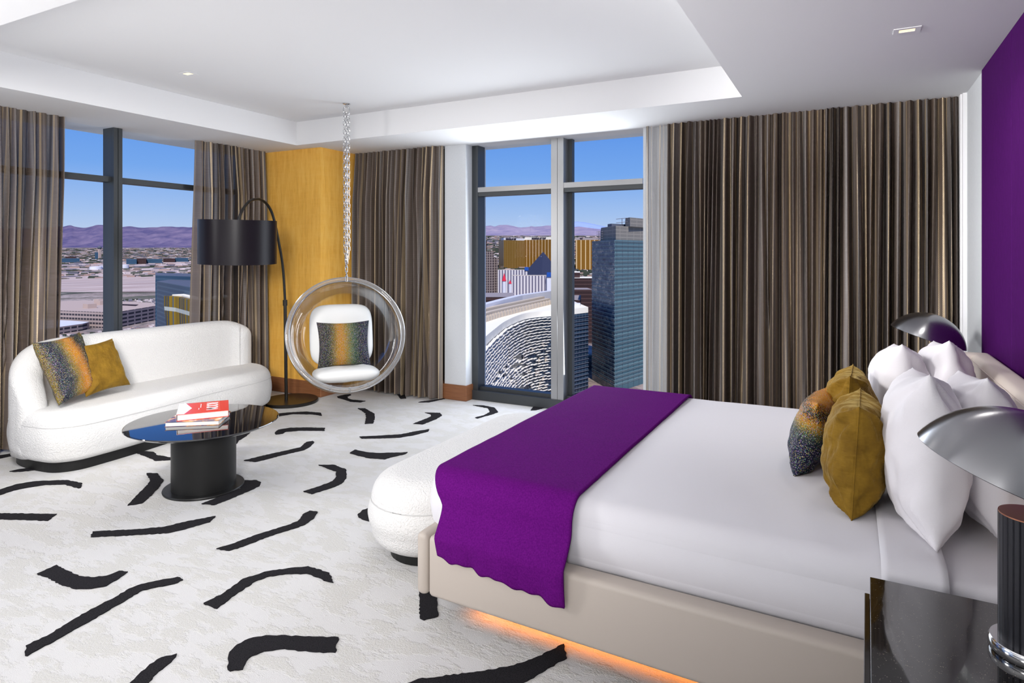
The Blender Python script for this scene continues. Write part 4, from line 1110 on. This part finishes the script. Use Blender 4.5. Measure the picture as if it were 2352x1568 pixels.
for k, (a, b_) in enumerate(((-1150, 640), (-1095, 590), (-1190, 660))):
    bm = bmesh.new(); box(bm, a, a+14, b_, b_+14, -86, -79); obj('stair_tower', bm, M['tan'], gar)
bm = bmesh.new(); prism(bm, [(-1120, 650), (-1060, 655), (-1080, 672), (-1130, 665)], -86, -85.4); obj('ramp_opening', bm, F_dark, gar)
build('warehouse', 'low white-roofed building at the lower left of the left window', 'building', [(-1114.2, 536.4), (-1052.2, 548.2), (-1005.8, 551.3), (-988.4, 532.4), (-960.5, 462.4)][::-1], -110, -100, F_park, M['tank'])
ctw = thing('control_tower', 'airport control tower standing on the plain left of the mullion, left window', 'tower')
bm = bmesh.new(); box(bm, -4372, -4358, 2449, 2463, -40, 36); obj('shaft', bm, M['tan'], ctw)
bm = bmesh.new(); lathe(bm, [(0, 35), (9, 35), (14, 42), (11, 50), (3, 53), (0, 60)], 12, -4365, 2456); obj('cab', bm, M['slate'], ctw)
build('office_block', 'blue airport office block beside the control tower, left window', 'building', [(-4279.0, 2378.9), (-4260.5, 2388.7), (-4322.8, 2423.6), (-4341.6, 2413.7)], -45, 12.7, F_blue, M['tank'])
TERM = [
  ([(-4048.8, 2048.1), (-3939.6, 2105.7), (-4099.3, 2191.0), (-4213.0, 2131.1)], -60, -24, 'long dark airport terminal hall at the left curtain edge, left window'),
  ([(-4078.2, 2100.4), (-4021.6, 2130.2), (-4107.1, 2175.6), (-4165.0, 2145.1)], -60, -14, 'raised roof block on top of the far terminal by the left curtain, left window'),
  ([(-3501.0, 2110.8), (-3450.3, 2137.5), (-3568.6, 2210.8), (-3621.0, 2183.2)], -80, -26, 'first dark hangar right of the mullion on the airfield, left window'),
  ([(-3470.1, 2149.7), (-3423.4, 2174.3), (-3540.1, 2248.4), (-3588.4, 2223.0)], -80, -22, 'second dark hangar from the mullion on the airfield, left window'),
  ([(-3501.2, 2223.7), (-3423.1, 2264.9), (-3537.2, 2340.4), (-3617.9, 2297.9)], -80, -27, 'third and lower hangar from the mullion on the airfield, left window'),
  ([(-3511.5, 2331.4), (-3451.3, 2363.1), (-3563.2, 2439.7), (-3625.4, 2407.0)], -80, -24, 'fourth hangar from the mullion on the airfield, left window'),
  ([(-3497.9, 2395.0), (-3430.2, 2430.8), (-3539.9, 2508.6), (-3609.9, 2471.7)], -80, -21, 'last hangar before the right curtain edge on the airfield, left window')]
for k, (p, a, b_, lab) in enumerate(TERM):
    build('airport_hangar', lab, 'building', p, a, b_, F_dark if k % 2 else F_blue, M['greyroof'], 'airport buildings on the plain')
for (x, y, r, zt_, lab) in ((-3100, 1728, 26, -57, 'left one of two adjoining white storage tanks left of the mullion'), (-3118, 1768, 22, -56, 'right one of two adjoining white storage tanks left of the mullion'), (-3080, 1850, 17, -51, 'single white storage tank right of the mullion')):
    bm = bmesh.new(); lathe(bm, [(r, -80), (r, zt_), (0, zt_+2)], 24, x, y); tag(obj('storage_tank', bm, M['tank']), lab, 'tank', 'white tanks by the airfield')
# -- seen through the back window
mb = thing('gold_hotel_tower', 'gold glass hotel with two long wings behind the dark pyramid, back window', 'building')
vat([(-1027.4, 1888.9), (-1004.6, 2013.9), (-1060.4, 2085.5), (-1085.6, 1959.1)], -60, 48.4, F_goldL, 'wing', mb)
vat([(-1012, 2009), (-855.1, 1979.7), (-886.9, 2053.4), (-1040.4, 2085.5)], -60, 50.6, F_gold, 'wing', mb)
vat([(-1030.4, 1893.9), (-1008.6, 2013.9), (-1050.4, 2070), (-1075.6, 1959.1)], 48.4, 56, M['tank'], 'sign_band', mb)
vat([(-1009, 2010), (-862.1, 1983.7), (-886.9, 2040.4), (-1030.4, 2070.5)], 50.6, 60, M['white_roof'], 'sign_band', mb)
M['sign_dark'] = plain('dark_lettering', (.04, .03, .05), .8, spec=.08)
d1 = Vector((157, -29.3, 0)).normalized()
text_obj('lettering', 'MANDALAY BAY', 9.5, (-948, 1997.0, 55.2), (d1.x, d1.y, 0), (0, 0, 1), M['sign_dark'], mb, ext=.5, bold=.35, sx=.9)
d2 = Vector((22.8, 125, 0)).normalized()
text_obj('lettering', 'MANDALAY BAY', 8, (-1022.2, 1932, 52.2), (d2.x, d2.y, 0), (0, 0, 1), M['sign_dark'], mb, ext=.5, bold=.35, sx=1.0)
m2 = thing('gold_hotel_tower', 'gold glass tower topped by a W, right of the mullion, back window', 'building')
vat([(-794.7, 1955.0), (-727.6, 1990.4), (-700, 2060), (-824.9, 2029.5)], -70, 47.4, F_gold, 'wing', m2)
vat([(-793.7, 1957.0), (-728.6, 1991.4), (-700, 2050), (-820.9, 2029.5)], 47.4, 55, M['greyroof'], 'sign_band', m2)
d3 = Vector((67, 35.4, 0)).normalized()
text_obj('lettering', 'W', 9, (-778, 1964.2, 51.5), (d3.x, d3.y, 0), (0, 0, 1), M['sign_dark'], m2, ext=.5, bold=.5)
bm = bmesh.new()
ap = bm.verts.new((-660.4, 1415.4, 7)); cs = [bm.verts.new((*p, -105)) for p in ((-727, 1326), (-608, 1286), (-560, 1420), (-715, 1520))]
for i in range(4): bm.faces.new((cs[i], cs[(i+1) % 4], ap))
bm.faces.new(cs[::-1]); M['pyramid'] = plain('black_pyramid_glass', (.035, .04, .075), .5, spec=.08)
tag(obj('glass_pyramid', bm, M['pyramid']), 'dark glass pyramid in front of the gold hotel, back window', 'building')
WH = 'white hotel blocks with vertical window stripes'
build('striped_hotel', 'rear white hotel block with dark vertical stripes, left of the pyramid', 'building', [(-626.3, 1116.8), (-569.2, 1146.9), (-587.0, 1182.7), (-645.9, 1151.7)], -110, -30.7, F_white, M['beige'], WH)
build('striped_hotel', 'front white hotel block with dark vertical stripes, below the pyramid', 'building', [(-537.0, 1016.9), (-480.9, 1046.5), (-497.6, 1082.9), (-555.7, 1052.3)], -110, -37.6, F_white, M['beige'], WH)
build('striped_hotel', 'plain white end block beside the mullion, below the pyramid, back window', 'building', [(-476.7, 1037.4), (-453.4, 1049.7), (-469.3, 1086.5), (-493.5, 1073.8)], -110, -34.9, M['tank'], M['beige'], WH)
M['blueroof'] = plain('blue_roof', (.02, .08, .35), .8, spec=.08); M['redroof'] = plain('red_roof', (.55, .03, .06), .8, spec=.08)
build('roof_cap', 'blue roof block on the rear striped hotel, left of the pyramid', 'roof block', [(-573.7, 1142.3), (-566.8, 1145.9), (-585.4, 1183.6), (-592.6, 1179.8)], -31.5, -25.5, M['blueroof'])
build('roof_cap', 'blue roof block on the front striped hotel, beside the mullion', 'roof block', [(-475.9, 1035.6), (-465.7, 1041), (-483.7, 1080.1), (-494.3, 1075.6)], -39.3, -32.5, M['blueroof'])
def turret(x, y, r, zc_, ztop_, lab):
    b = thing('turret', lab, 'turret', (x, y, -110), 0, 'turrets before the striped hotel')
    bm = bmesh.new(); lathe(bm, [(0, 0), (r*.9, 0), (r*.9, zc_+110)], 16); obj('shaft', bm, M['tank'], b)
    bm = bmesh.new(); lathe(bm, [(r*1.15, zc_+110), (0, ztop_+110)], 16); obj('cone_roof', bm, M['redroof'], b)
turret(-525, 966.7, 3.4, -45, -30.5, 'taller turret with a pointed red roof before the striped hotel')
turret(-521.5, 982, 2.6, -50, -43.5, 'shorter red-roofed turret right of the tall one, before the striped hotel')
bt = thing('brown_tower', 'brown stepped high-rise at the left edge of the back window', 'building')
vat([(-466.4, 771.5), (-442.5, 784.1), (-457.3, 810.2), (-481.9, 797.2)], -110, 5.3, F_brown, 'tower_body', bt)
vat([(-462.8, 779.1), (-453.7, 783.9), (-463.7, 801.2), (-473.0, 796.4)], 5.3, 20.1, F_dark, 'tower_top', bt)
vat([(-450.7, 791.1), (-442.2, 795.6), (-456.4, 816.4), (-463.1, 812.8)], -110, -4, F_brown, 'side_wing', bt)
DC = 'dark stepped casino roofs'
for p, a, b_, lab in (([(-354.7, 830.4), (-347.1, 834.4), (-370.2, 890.1), (-378.3, 885.8)], -110, -16.2, 'tallest dark stepped block, right beside the mullion in the back window'), ([(-346, 812.4), (-327.7, 822.0), (-350.0, 878.1), (-363.1, 871.2)], -110, -24, 'second dark stepped block with a white roof edge, back window'), ([(-327.9, 799.3), (-304.7, 811.6), (-326.0, 868.2), (-346.5, 857.4)], -110, -31, 'third dark stepped block, beside the glass tower'), ([(-318, 736.5), (-283.5, 754.9), (-304.7, 790), (-336.8, 775)], -110, -43, 'lowest dark block above the white roof corner, back window'), ([(-245.8, 571.3), (-226, 568.0), (-254, 640), (-269.6, 626.6)], -110, -42.5, 'dark green parapet block behind the white roof corner, back window')):
    build('casino_block', lab, 'building', p, a, b_, F_dark, M['white_roof'] if a > -200 and b_ < -20 and b_ > -35 and p[0][0] < -300 else M['greyroof'], DC)
build('podium', 'low dark roof behind the long parapet wall at the left of the back window', 'building', [(-370.9, 618.4), (-334.1, 637.8), (-371.2, 708.7), (-412.2, 687.1)], -110, -47, F_dark, M['greyroof'])

# curved hotel with stepped roof and sunshades
ch = thing('curved_hotel', 'curved white-roofed hotel with rows of sunshades filling the lower left of the back window', 'building')
Fr = [(-145.4, 238.8), (-165.0, 282.0), (-179.8, 319.2), (-196.4, 364.6), (-208.0, 410.6), (-206.8, 433.6), (-200.8, 445.0)]
Sd = [(-195.0, 456.6), (-187.4, 488.2)]
Fs = [(p.x, p.y) for p in smoothcurve([(a, b_, 0) for a, b_ in Fr], 8)]
inn = [(-224.4, 509.8), (-218.6, 462.2), (-212.6, 415.6), (-206.8, 376.4), (-199.0, 340.0), (-195.4, 320.8), (-180, 270), (-160, 226)]
bkp = [(-254, 580), (-249.8, 553.4), (-246.4, 486.6), (-236.0, 436.0), (-222.4, 380.0), (-212.2, 348.2), (-196, 300), (-172, 248)]
rear = [(-236, 524), (-242, 480), (-230, 428), (-218, 380), (-208, 344), (-192, 296), (-168, 240)]
bm = bmesh.new(); prism(bm, Fs + Sd + [(-225.4, 547.2)] + rear, -46.0, -41.6); obj('roof_body', bm, M['white_roof'], ch)
for k, (z, off) in enumerate(((-38.8, 2.4), (-37.4, 8.0), (-36.0, 14.4))):
    A = [(x-off*.95, y+off*.25) for x, y in inn]
    B_ = [(x-off*.95-4.4, y+off*.25+1.2) for x, y in inn]
    bm = bmesh.new(); prism(bm, A + B_[::-1], -43, z); obj('terrace_parapet', bm, M['beige'], ch)
bm = bmesh.new(); prism(bm, bkp + [(x-6, y+2) for x, y in bkp][::-1], -43, -33.6); obj('rear_parapet', bm, M['tank'], ch)
bm = bmesh.new(); box(bm, -.6, .6, -.5, .5, 0, 4.0); fin = obj('terrace_fin', bm, M['beige'], ch)
for i in range(46):
    s = i/45*(len(inn)-1); k = min(int(s), len(inn)-2); a = Vector(inn[k]).lerp(Vector(inn[k+1]), s-k)
    q_ = fin
    if i: q_ = fin.copy(); COL.objects.link(q_); q_.parent = ch
    q_.location = (a.x-2.4, a.y, -41.6)
F_cg = facade('curved_glass', (.02, .035, .06), (.05, .085, .14), (.09, .11, .13), 3.4, 5.1, .22, .12, rough=.15, spec=.3)
bm = bmesh.new(); prism(bm, Fs + Sd + [(-224, 536)] + rear, -110, -46.0); obj('glass_body', bm, F_cg, ch)
M['blade'] = plain('white_blade', (.80, .76, .70), .7, spec=.08)
rnd = random.Random(5); bm = bmesh.new()
FP = smoothcurve([(a, b_, 0) for a, b_ in Fr], 16)
for r in range(30):
    z = -47.0 - r*2.1
    i = rnd.randrange(3)
    while i < len(FP)-5:
        ln = rnd.choice((4, 5, 5)) if r < 10 else rnd.choice((2, 3, 4, 5))
        if r >= 10 and rnd.random() < .2: i += ln; continue
        A, B2 = FP[i], FP[min(i+ln, len(FP)-1)]
        tt = (B2-A).normalized(); nn = Vector((tt.y, -tt.x, 0))
        if nn.x < 0: nn = -nn
        dz = .5; zz_ = z + rnd.uniform(-.25, .25)
        q = [A + nn*.2, B2 + nn*.2, B2 + nn*2.1, A + nn*2.1]
        lo = [bm.verts.new((p.x, p.y, zz_-.13 + (dz if k in (1, 2) else 0))) for k, p in enumerate(q)]
        up_ = [bm.verts.new((p.x, p.y, zz_+.13 + (dz if k in (1, 2) else 0))) for k, p in enumerate(q)]
        bm.faces.new(up_); bm.faces.new(lo[::-1])
        for k in range(4): bm.faces.new((lo[k], lo[(k+1) % 4], up_[(k+1) % 4], up_[k]))
        i += ln + 1
obj('sunshade_blades', bm, M['blade'], ch)
pan = None
for r in range(14):
    z = -68 - r*2.9
    for q_ in range(7):
        i = rnd.randrange(6, len(FP)-6); A = FP[i]; B2 = FP[i+1]; tt = (B2-A).normalized(); nn = Vector((tt.y, -tt.x, 0)); nn = nn if nn.x > 0 else -nn
        a_ = A + nn*.5
        if pan is None:
            bm = bmesh.new(); box(bm, 0, 2.2, -.15, .15, 0, 2.6); pan = obj('window_blind', bm, M['beige'], ch); o = pan
        else:
            o = pan.copy(); COL.objects.link(o); o.parent = ch
        o.location = (a_.x, a_.y, z); o.rotation_euler = (0, 0, math.atan2(tt.y, tt.x))
bm = bmesh.new()
sp = [Vector((-205.8, 439.0)), Vector((-200.8, 445.0)), Vector((-195.0, 456.6)), Vector((-187.4, 488.2))]
for r in range(20):
    z = -49.4 - r*3.1
    for a, b2 in zip(sp, sp[1:]):
        tt = (b2-a).normalized(); nn = Vector((tt.y, -tt.x))
        prism(bm, [(a.x, a.y), (b2.x, b2.y), (b2.x+nn.x*.8, b2.y+nn.y*.8), (a.x+nn.x*.8, a.y+nn.y*.8)], z, z+.35)
obj('slab_edges', bm, M['slate'], ch)
bm = bmesh.new(); prism(bm, [(-204, 490), (-196, 492), (-198, 498), (-206, 496)], -41.6, -39.2); obj('roof_unit', bm, M['tank'], ch)
bm = bmesh.new(); prism(bm, [(-212, 510), (-208, 511), (-209, 514), (-213, 513)], -41.6, -39.6); obj('roof_unit', bm, M['tank'], ch)

# tall glass tower
tw = thing('glass_tower', 'tall blue-grey glass tower with a pale crown at the right of the back window', 'building')
F_tw = facade('tower_glass', (.055, .125, .16), (.085, .17, .20), (.04, .08, .11), 13.2, 9, .25, .12, rough=.12, axis_u='Y', spec=.35)
t = NT('tower_glass_left_reflections'); nz_ = t.noise(t.coord('Object', (.09, .09, .22)), 1.0, 5, .7)
base = t.ramp(nz_, [(.34, (.015, .035, .07)), (.46, (.045, .09, .15)), (.54, (.09, .14, .18)), (.60, (.42, .38, .33)), (.65, (.06, .08, .10))])  # pale patches are reflections painted into the glass colour
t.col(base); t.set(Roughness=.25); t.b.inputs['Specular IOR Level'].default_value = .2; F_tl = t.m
body = [(-202, 535.6), (-166.4, 492.4), (-154.4, 549.6), (-141.2, 604.0), (-248.8, 660.0)]
bm = bmesh.new(); prism(bm, body, -110, 12.9)
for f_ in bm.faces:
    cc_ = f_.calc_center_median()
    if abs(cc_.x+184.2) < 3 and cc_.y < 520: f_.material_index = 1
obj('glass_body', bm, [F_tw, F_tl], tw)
F_cr = facade('crown_screen', (.20, .185, .17), (.30, .27, .24), (.27, .245, .22), 3.0, 11, .18, .08, rough=.8, axis_u='Y')
bm = bmesh.new(); prism(bm, [(-191.6, 530.4), (-168, 500), (-144, 608), (-232, 640)], 12.9, 24.5); obj('crown_lower', bm, F_cr, tw)
bm = bmesh.new(); prism(bm, [(-167.6, 524), (-161.2, 516.8), (-144, 608), (-200, 624)], 24.5, 32.0); obj('crown_upper', bm, F_cr, tw)
bm = bmesh.new(); prism(bm, [(-182, 520), (-176, 513), (-166, 540), (-176, 546)], 24.5, 27.0); obj('crown_plant', bm, M['slate'], tw)
for a_, b2 in [((-196.8, 533.2, z), (-188.0, 524.0, z)) for z in (14.9, 16.9, 18.9, 20.9)] + [((-193.6, 530.4, 12.9), (-193.6, 530.4, 21.7))] + [((-178.4, 532, z), (-164, 518.4, z)) for z in (28.5, 31.7)] + [((-171.2, 525.6, 23.2), (-171.2, 525.6, 32))]:
    bm = bmesh.new(); tube(bm, [a_, b2], .22, 6); obj('crown_rail', bm, M['greyroof'], tw)
bm = bmesh.new()
a, b2, c2 = Vector((-166.4, 492.4)), Vector((-154.4, 549.6)), Vector((-202, 535.6))
n1_v = Vector((b2.y-a.y, -(b2.x-a.x))).normalized()*.5; n2_v = Vector((a.y-c2.y, -(a.x-c2.x))).normalized()*.5
for k in range(36):
    z = 11.8 - k*3.3
    for dz, th in ((0, .28), (.9, .18)):
        prism(bm, [(a.x, a.y), (a.x+n1_v.x, a.y+n1_v.y), (b2.x+n1_v.x, b2.y+n1_v.y), (b2.x, b2.y)], z-dz, z-dz+th)
        prism(bm, [(c2.x, c2.y), (c2.x+n2_v.x, c2.y+n2_v.y), (a.x+n2_v.x, a.y+n2_v.y), (a.x, a.y)], z-dz, z-dz+th)
obj('slab_fins', bm, plain('fin_metal', (.20, .28, .31), .5, spec=.2), tw)

OCC += [(-740, -550, 1270, 1530), (-265, -120, 480, 670), (-260, -130, 220, 590)]
# distant sprawl and trees : uncountable
rnd = random.Random(11)
M['sp1'] = plain('sprawl_white', (.60, .52, .52), .9, spec=.08); M['sp2'] = plain('sprawl_tan', (.36, .25, .22), .9, spec=.08); M['sp3'] = plain('sprawl_grey', (.17, .16, .20), .9, spec=.08); M['sp4'] = plain('sprawl_dark', (.05, .06, .045), 1, spec=.08)
def sprawl(name, az0, az1, r0, r1, n, ws, hs, weights, label, cat, skip=None):
    verts, faces, mi = [], [], []
    for _ in range(n):
        a = math.radians(rnd.uniform(az0, az1)); r = r0*(r1/r0)**rnd.random(); x, y = -r*math.sin(a), r*math.cos(a)
        if skip and skip(x, y): continue
        if any(a0 < x < a1 and b0 < y < b1 for a0, a1, b0, b1 in OCC): continue
        w = rnd.uniform(*ws)*(r/2500)**.5; d = rnd.uniform(*ws)*(r/2500)**.5; h = rnd.uniform(*hs)*(r/2500)**.35
        z = ground_z(x, y)-3; th = a + (.3 if rnd.random() < .5 else -.1)
        ux, uy = math.cos(th), math.sin(th); b0 = len(verts)
        for zz_ in (z, z+h+3):
            for sx, sy in ((-1, -1), (1, -1), (1, 1), (-1, 1)):
                verts.append((x+ux*sx*w/2 - uy*sy*d/2, y+uy*sx*w/2+ux*sy*d/2, zz_))
        k = rnd.choices(range(4), weights)[0]
        for f in ((4, 5, 6, 7), (0, 1, 5, 4), (1, 2, 6, 5), (2, 3, 7, 6), (3, 0, 4, 7)):
            faces.append(tuple(b0+q for q in f)); mi.append(k)
    o = mk(name, verts, faces, [M['sp1'], M['sp2'], M['sp3'], M['sp4']], None, False)
    o.data.polygons.foreach_set('material_index', mi)
    o['kind'] = 'stuff'; tag(o, label, cat)
def airskip(x, y):
    d = -.4664*x + .8846*y; return 1750 < d < 2750
sprawl('suburb_buildings', 46, 70, 4300, 12500, 9500, (9, 34), (2.5, 6), (1.6, 3, 3, 6), 'low houses spreading over the far plain to the mountains, left window', 'suburb')
sprawl('parked_cars', 48, 68, 1010, 1820, 2900, (3, 9), (1.5, 3.5), (3, 1, 3, 4), 'cars and low sheds scattered on the lots beyond the garage, left window', 'parking lot', skip=lambda x, y: -1330 < x < -960 and 520 < y < 730)
sprawl('parked_cars', 54.5, 64.5, 830, 960, 420, (3, 5), (1.3, 1.8), (3, 1, 4, 4), 'rows of parked cars in front of the tan garage, left window', 'parking lot')
sprawl('airfield_sheds', 53.5, 65, 2900, 4300, 300, (10, 40), (2.5, 6), (1.5, 3, 4, 5), 'small sheds and parked aircraft beyond the runways, left window', 'airport sheds')
sprawl('city_buildings', 4, 38, 1900, 9500, 9500, (9, 38), (3, 8), (2, 3, 3, 6), 'low city blocks spreading to the mountains, back window', 'city')
sprawl('city_trees', 6, 38, 1150, 2600, 2900, (8, 18), (4, 9), (1, 0, 1, 8), 'dark trees and lots around the gold hotel, back window', 'trees')

# mountains, with aerial haze painted into their base colours
def range_(name, ridge, depth, mat, seed, zfoot=.86):
    P = smoothcurve(ridge, 14); n = len(P); K = 16; verts, faces = [], []
    for i, p in enumerate(P):
        for j in range(K+1):
            f = j/K; s = zfoot + (1-zfoot)*f
            x, y = p.x*s, p.y*s; zb = ground_z(x, y)
            z = zb + (p.z-zb)*(f**1.25)
            am = (p.z-200)*.16*math.sin(PI*min(1, f*1.02))
            z += am*noise.noise((x*.0016+seed, y*.0016, 0)) + am*.7*noise.noise((x*.005+seed, y*.005, 0))
            if j == K: z += 14*noise.noise((x*.006, y*.006, seed))
            verts.append((x, y, z))
        verts.append((p.x*1.12, p.y*1.12, 0))
    m = K+2
    for i in range(n-1):
        for j in range(m-1): faces.append((i*m+j, (i+1)*m+j, (i+1)*m+j+1, i*m+j+1))
    o = mk(name, verts, faces, mat); o['kind'] = 'structure'; return o
def hazed_rock(name, a, b):  # bluish and purple tones stand in for distance haze
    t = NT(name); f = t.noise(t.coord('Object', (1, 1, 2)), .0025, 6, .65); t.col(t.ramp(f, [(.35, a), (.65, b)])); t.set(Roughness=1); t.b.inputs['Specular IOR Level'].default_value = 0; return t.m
RA = [(-16500, 7130, 560), (-15775, 7509, 564), (-15353, 7731, 602), (-15269, 7776, 593), (-15100, 7865, 626), (-14999, 7918, 593), (-14847, 7998, 574), (-14678, 8087, 602), (-14552, 8154, 631), (-14400, 8234, 640), (-14240, 8318, 612), (-14079, 8403, 593), (-13919, 8487, 602), (-13666, 8621, 574), (-13413, 8754, 593), (-13160, 8888, 602), (-12991, 8977, 593), (-12738, 9110, 593), (-12000, 9500, 583), (-11000, 10000, 560)]
RB = [(-8200, 11500, 560), (-7339, 11957, 583), (-7069, 12099, 612), (-6942, 12166, 621), (-6858, 12210, 602), (-6748, 12268, 631), (-6639, 12326, 640), (-6538, 12379, 621), (-6369, 12468, 583), (-6200, 12557, 593), (-6158, 12579, 612), (-6090, 12615, 593), (-5947, 12691, 612), (-5804, 12766, 631), (-5568, 12891, 593), (-5399, 12980, 583), (-5230, 13069, 593), (-4977, 13202, 564), (-4640, 13380, 545), (-3965, 13736, 526), (-3000, 14200, 520)]
RC = [(-9800, 19700, 700), (-9412, 19908, 916), (-8948, 20152, 990), (-8670, 20299, 1050), (-8484, 20397, 1095), (-8285, 20502, 1110), (-8086, 20607, 1095), (-7888, 20711, 1050), (-7622, 20851, 990), (-7291, 21026, 916), (-6500, 21400, 700)]
range_('mountains_east', RA, 14000, hazed_rock('purple_haze_rock', (.085, .075, .165), (.20, .155, .24)), 1)
range_('mountains_south', RB, 14000, hazed_rock('mauve_haze_rock', (.22, .19, .31), (.36, .30, .38)), 2, .80)
range_('mountains_far', RC, 22000, hazed_rock('blue_haze_rock', (.25, .33, .66), (.28, .36, .68)), 3, .93)

# ---------------------------------------------------------------- sky, sun, lamps, added fill lights
w = bpy.data.worlds.new('World'); SC.world = w; w.use_nodes = True
nt = w.node_tree; bg = nt.nodes['Background']
tc = nt.nodes.new('ShaderNodeTexCoord'); sx = nt.nodes.new('ShaderNodeSeparateXYZ'); nt.links.new(tc.outputs['Generated'], sx.inputs[0])
rp = nt.nodes.new('ShaderNodeValToRGB'); nt.links.new(sx.outputs[2], rp.inputs[0])
stops = [(0, (.62, .70, .88)), (.025, (.58, .70, .92)), (.06, (.42, .60, .93)), (.12, (.21, .44, .92)), (.22, (.10, .30, .86)), (1, (.04, .14, .55))]
els = rp.color_ramp.elements
while len(els) < len(stops): els.new(.5)
for e, (p, c) in zip(els, stops): e.position = p; e.color = (*c, 1)
nt.links.new(rp.outputs[0], bg.inputs[0]); bg.inputs[1].default_value = .92

def light(name, kind, loc, energy, color, target=None, size=None, size_y=None, spread=None, rot=None):
    l = bpy.data.lights.new(name, kind); l.energy = energy; l.color = color
    if kind == 'AREA':
        l.shape = 'RECTANGLE'; l.size = size; l.size_y = size_y or size
        if spread: l.spread = math.radians(spread)
    o = bpy.data.objects.new(name, l); COL.objects.link(o); o.location = loc
    if target is not None:
        d = Vector(target) - Vector(loc); o.rotation_euler = d.to_track_quat('-Z', 'Y').to_euler()
    if rot is not None: o.rotation_euler = rot
    return o
s = light('sun', 'SUN', (0, 0, 50), 4.9, (1, .94, .86), target=(-.45*50, .50*50, -.35*50)); s.data.angle = math.radians(.6)
s.rotation_euler = Vector((-.40, .55, -.73)).to_track_quat('-Z', 'Y').to_euler()
LE = [42, 66, 8, 62, 40, 46, 36, 46, 14, 18, 24]
def spot(name, loc, energy, angle=150, color=(1, .97, .93), soft=.12):
    l = bpy.data.lights.new(name, 'SPOT'); l.energy = energy; l.color = color; l.spot_size = math.radians(angle); l.spot_blend = 1.0; l.shadow_soft_size = soft
    o = bpy.data.objects.new(name, l); COL.objects.link(o); o.location = loc; return o
light('window_light_left_near', 'AREA', (-5.95, .2, 1.95), LE[0], (1, .985, .965), target=(0, 4.0, 1.25), size=.8, size_y=.9, spread=100)
light('window_light_back', 'AREA', (-2.65, 5.92, 1.5), LE[1], (.88, .94, 1), target=(-2.65, 5, 1.45), size=1.7, size_y=2.3)
light('front_fill_wide', 'AREA', (-2.2, -2.9, 1.5), LE[2], (1, .985, .97), target=(-2.6, 4, 1.4), size=5, size_y=2.2)  # wide soft fill added at the front wall, no fixture there
light('ceiling_bounce_fill', 'AREA', (-3.0, -.6, 1.25), LE[3], (1, .985, .965), target=(-3.0, .0, 3), size=3.4, size_y=2)  # free-floating upward fill, added to brighten the room off the ceiling
spot('downlight_lamp_sofa', (-4.615, 3.27, 2.99), LE[4], soft=.25)
spot('fill_spot_middle', (-2.6, 3.8, 2.99), LE[5], soft=.4)  # added fill spot, the ceiling has no fitting here
spot('downlight_lamp_bed', (.269, 3.93, 2.74), LE[6], soft=.15)
light('front_fill_right', 'AREA', (.2, -1.5, 2.3), LE[7], (1, .985, .97), target=(-5.0, 3.6, .6), size=.9, size_y=.9, spread=70)  # fill added behind the camera to brighten the sofa
light('front_fill_low', 'AREA', (-2.0, -2.6, 2.2), LE[8], (1, .985, .97), target=(-.2, 4.6, 1.2), size=1.4, size_y=.9, spread=70)  # second added fill from behind, aimed past the bed, not a real lamp
light('sofa_fill', 'AREA', (-3.3, 1.2, 2.7), LE[9], (1, .98, .955), target=(-5.4, 3.5, .4), size=.5, size_y=.5, spread=62)  # unseen fill, added to lift the sofa
light('wall_fill', 'AREA', (-2.2, 1.3, 2.6), LE[10], (1, .985, .97), target=(.76, 5.2, 1.7), size=.5, size_y=.5, spread=60)  # unseen fill, added to brighten the far end of the right wall
light('bed_glow_side', 'AREA', (-.45, 2.42, .118), 1.7, (1, .28, .03), rot=(0, 0, 0), size=2.0, size_y=.03, spread=95)

# ---------------------------------------------------------------- tidy roots: put each empty at the base of its thing
bpy.context.view_layer.update()
for o in list(SC.objects):
    if o.parent is None and o.type == 'EMPTY' and o.location.length < 1e-6 and o.children:
        pts = []
        for ch_ in o.children_recursive:
            if ch_.type == 'MESH': pts += [ch_.matrix_world @ Vector(c) for c in ch_.bound_box]
        lo = Vector([min(p[i] for p in pts) for i in range(3)]); hi = Vector([max(p[i] for p in pts) for i in range(3)])
        base = Vector(((lo.x+hi.x)/2, (lo.y+hi.y)/2, lo.z)); o.location = base
        for ch_ in o.children: ch_.location = ch_.location - base

# ---------------------------------------------------------------- camera
cam = bpy.data.cameras.new('camera'); co = bpy.data.objects.new('camera', cam); COL.objects.link(co)
cam.sensor_fit = 'HORIZONTAL'; cam.sensor_width = 36; cam.lens = 36*1468/2352
cam.shift_y = -(784-583)/2352; cam.clip_start = .05; cam.clip_end = 60000
co.location = (0, 0, 1.576); co.rotation_euler = (PI/2, 0, math.radians(27.8))
SC.camera = co
vs = SC.view_settings; vs.view_transform = 'Standard'; vs.look = 'None'; vs.exposure = 0.0; vs.gamma = 1; vs.use_curve_mapping = False
cy = SC.cycles; cy.use_denoising = True; cy.max_bounces = 8; cy.diffuse_bounces = 5; cy.glossy_bounces = 4; cy.transmission_bounces = 6; cy.transparent_max_bounces = 14
cy.sample_clamp_indirect = 6; cy.caustics_reflective = False; cy.caustics_refractive = False
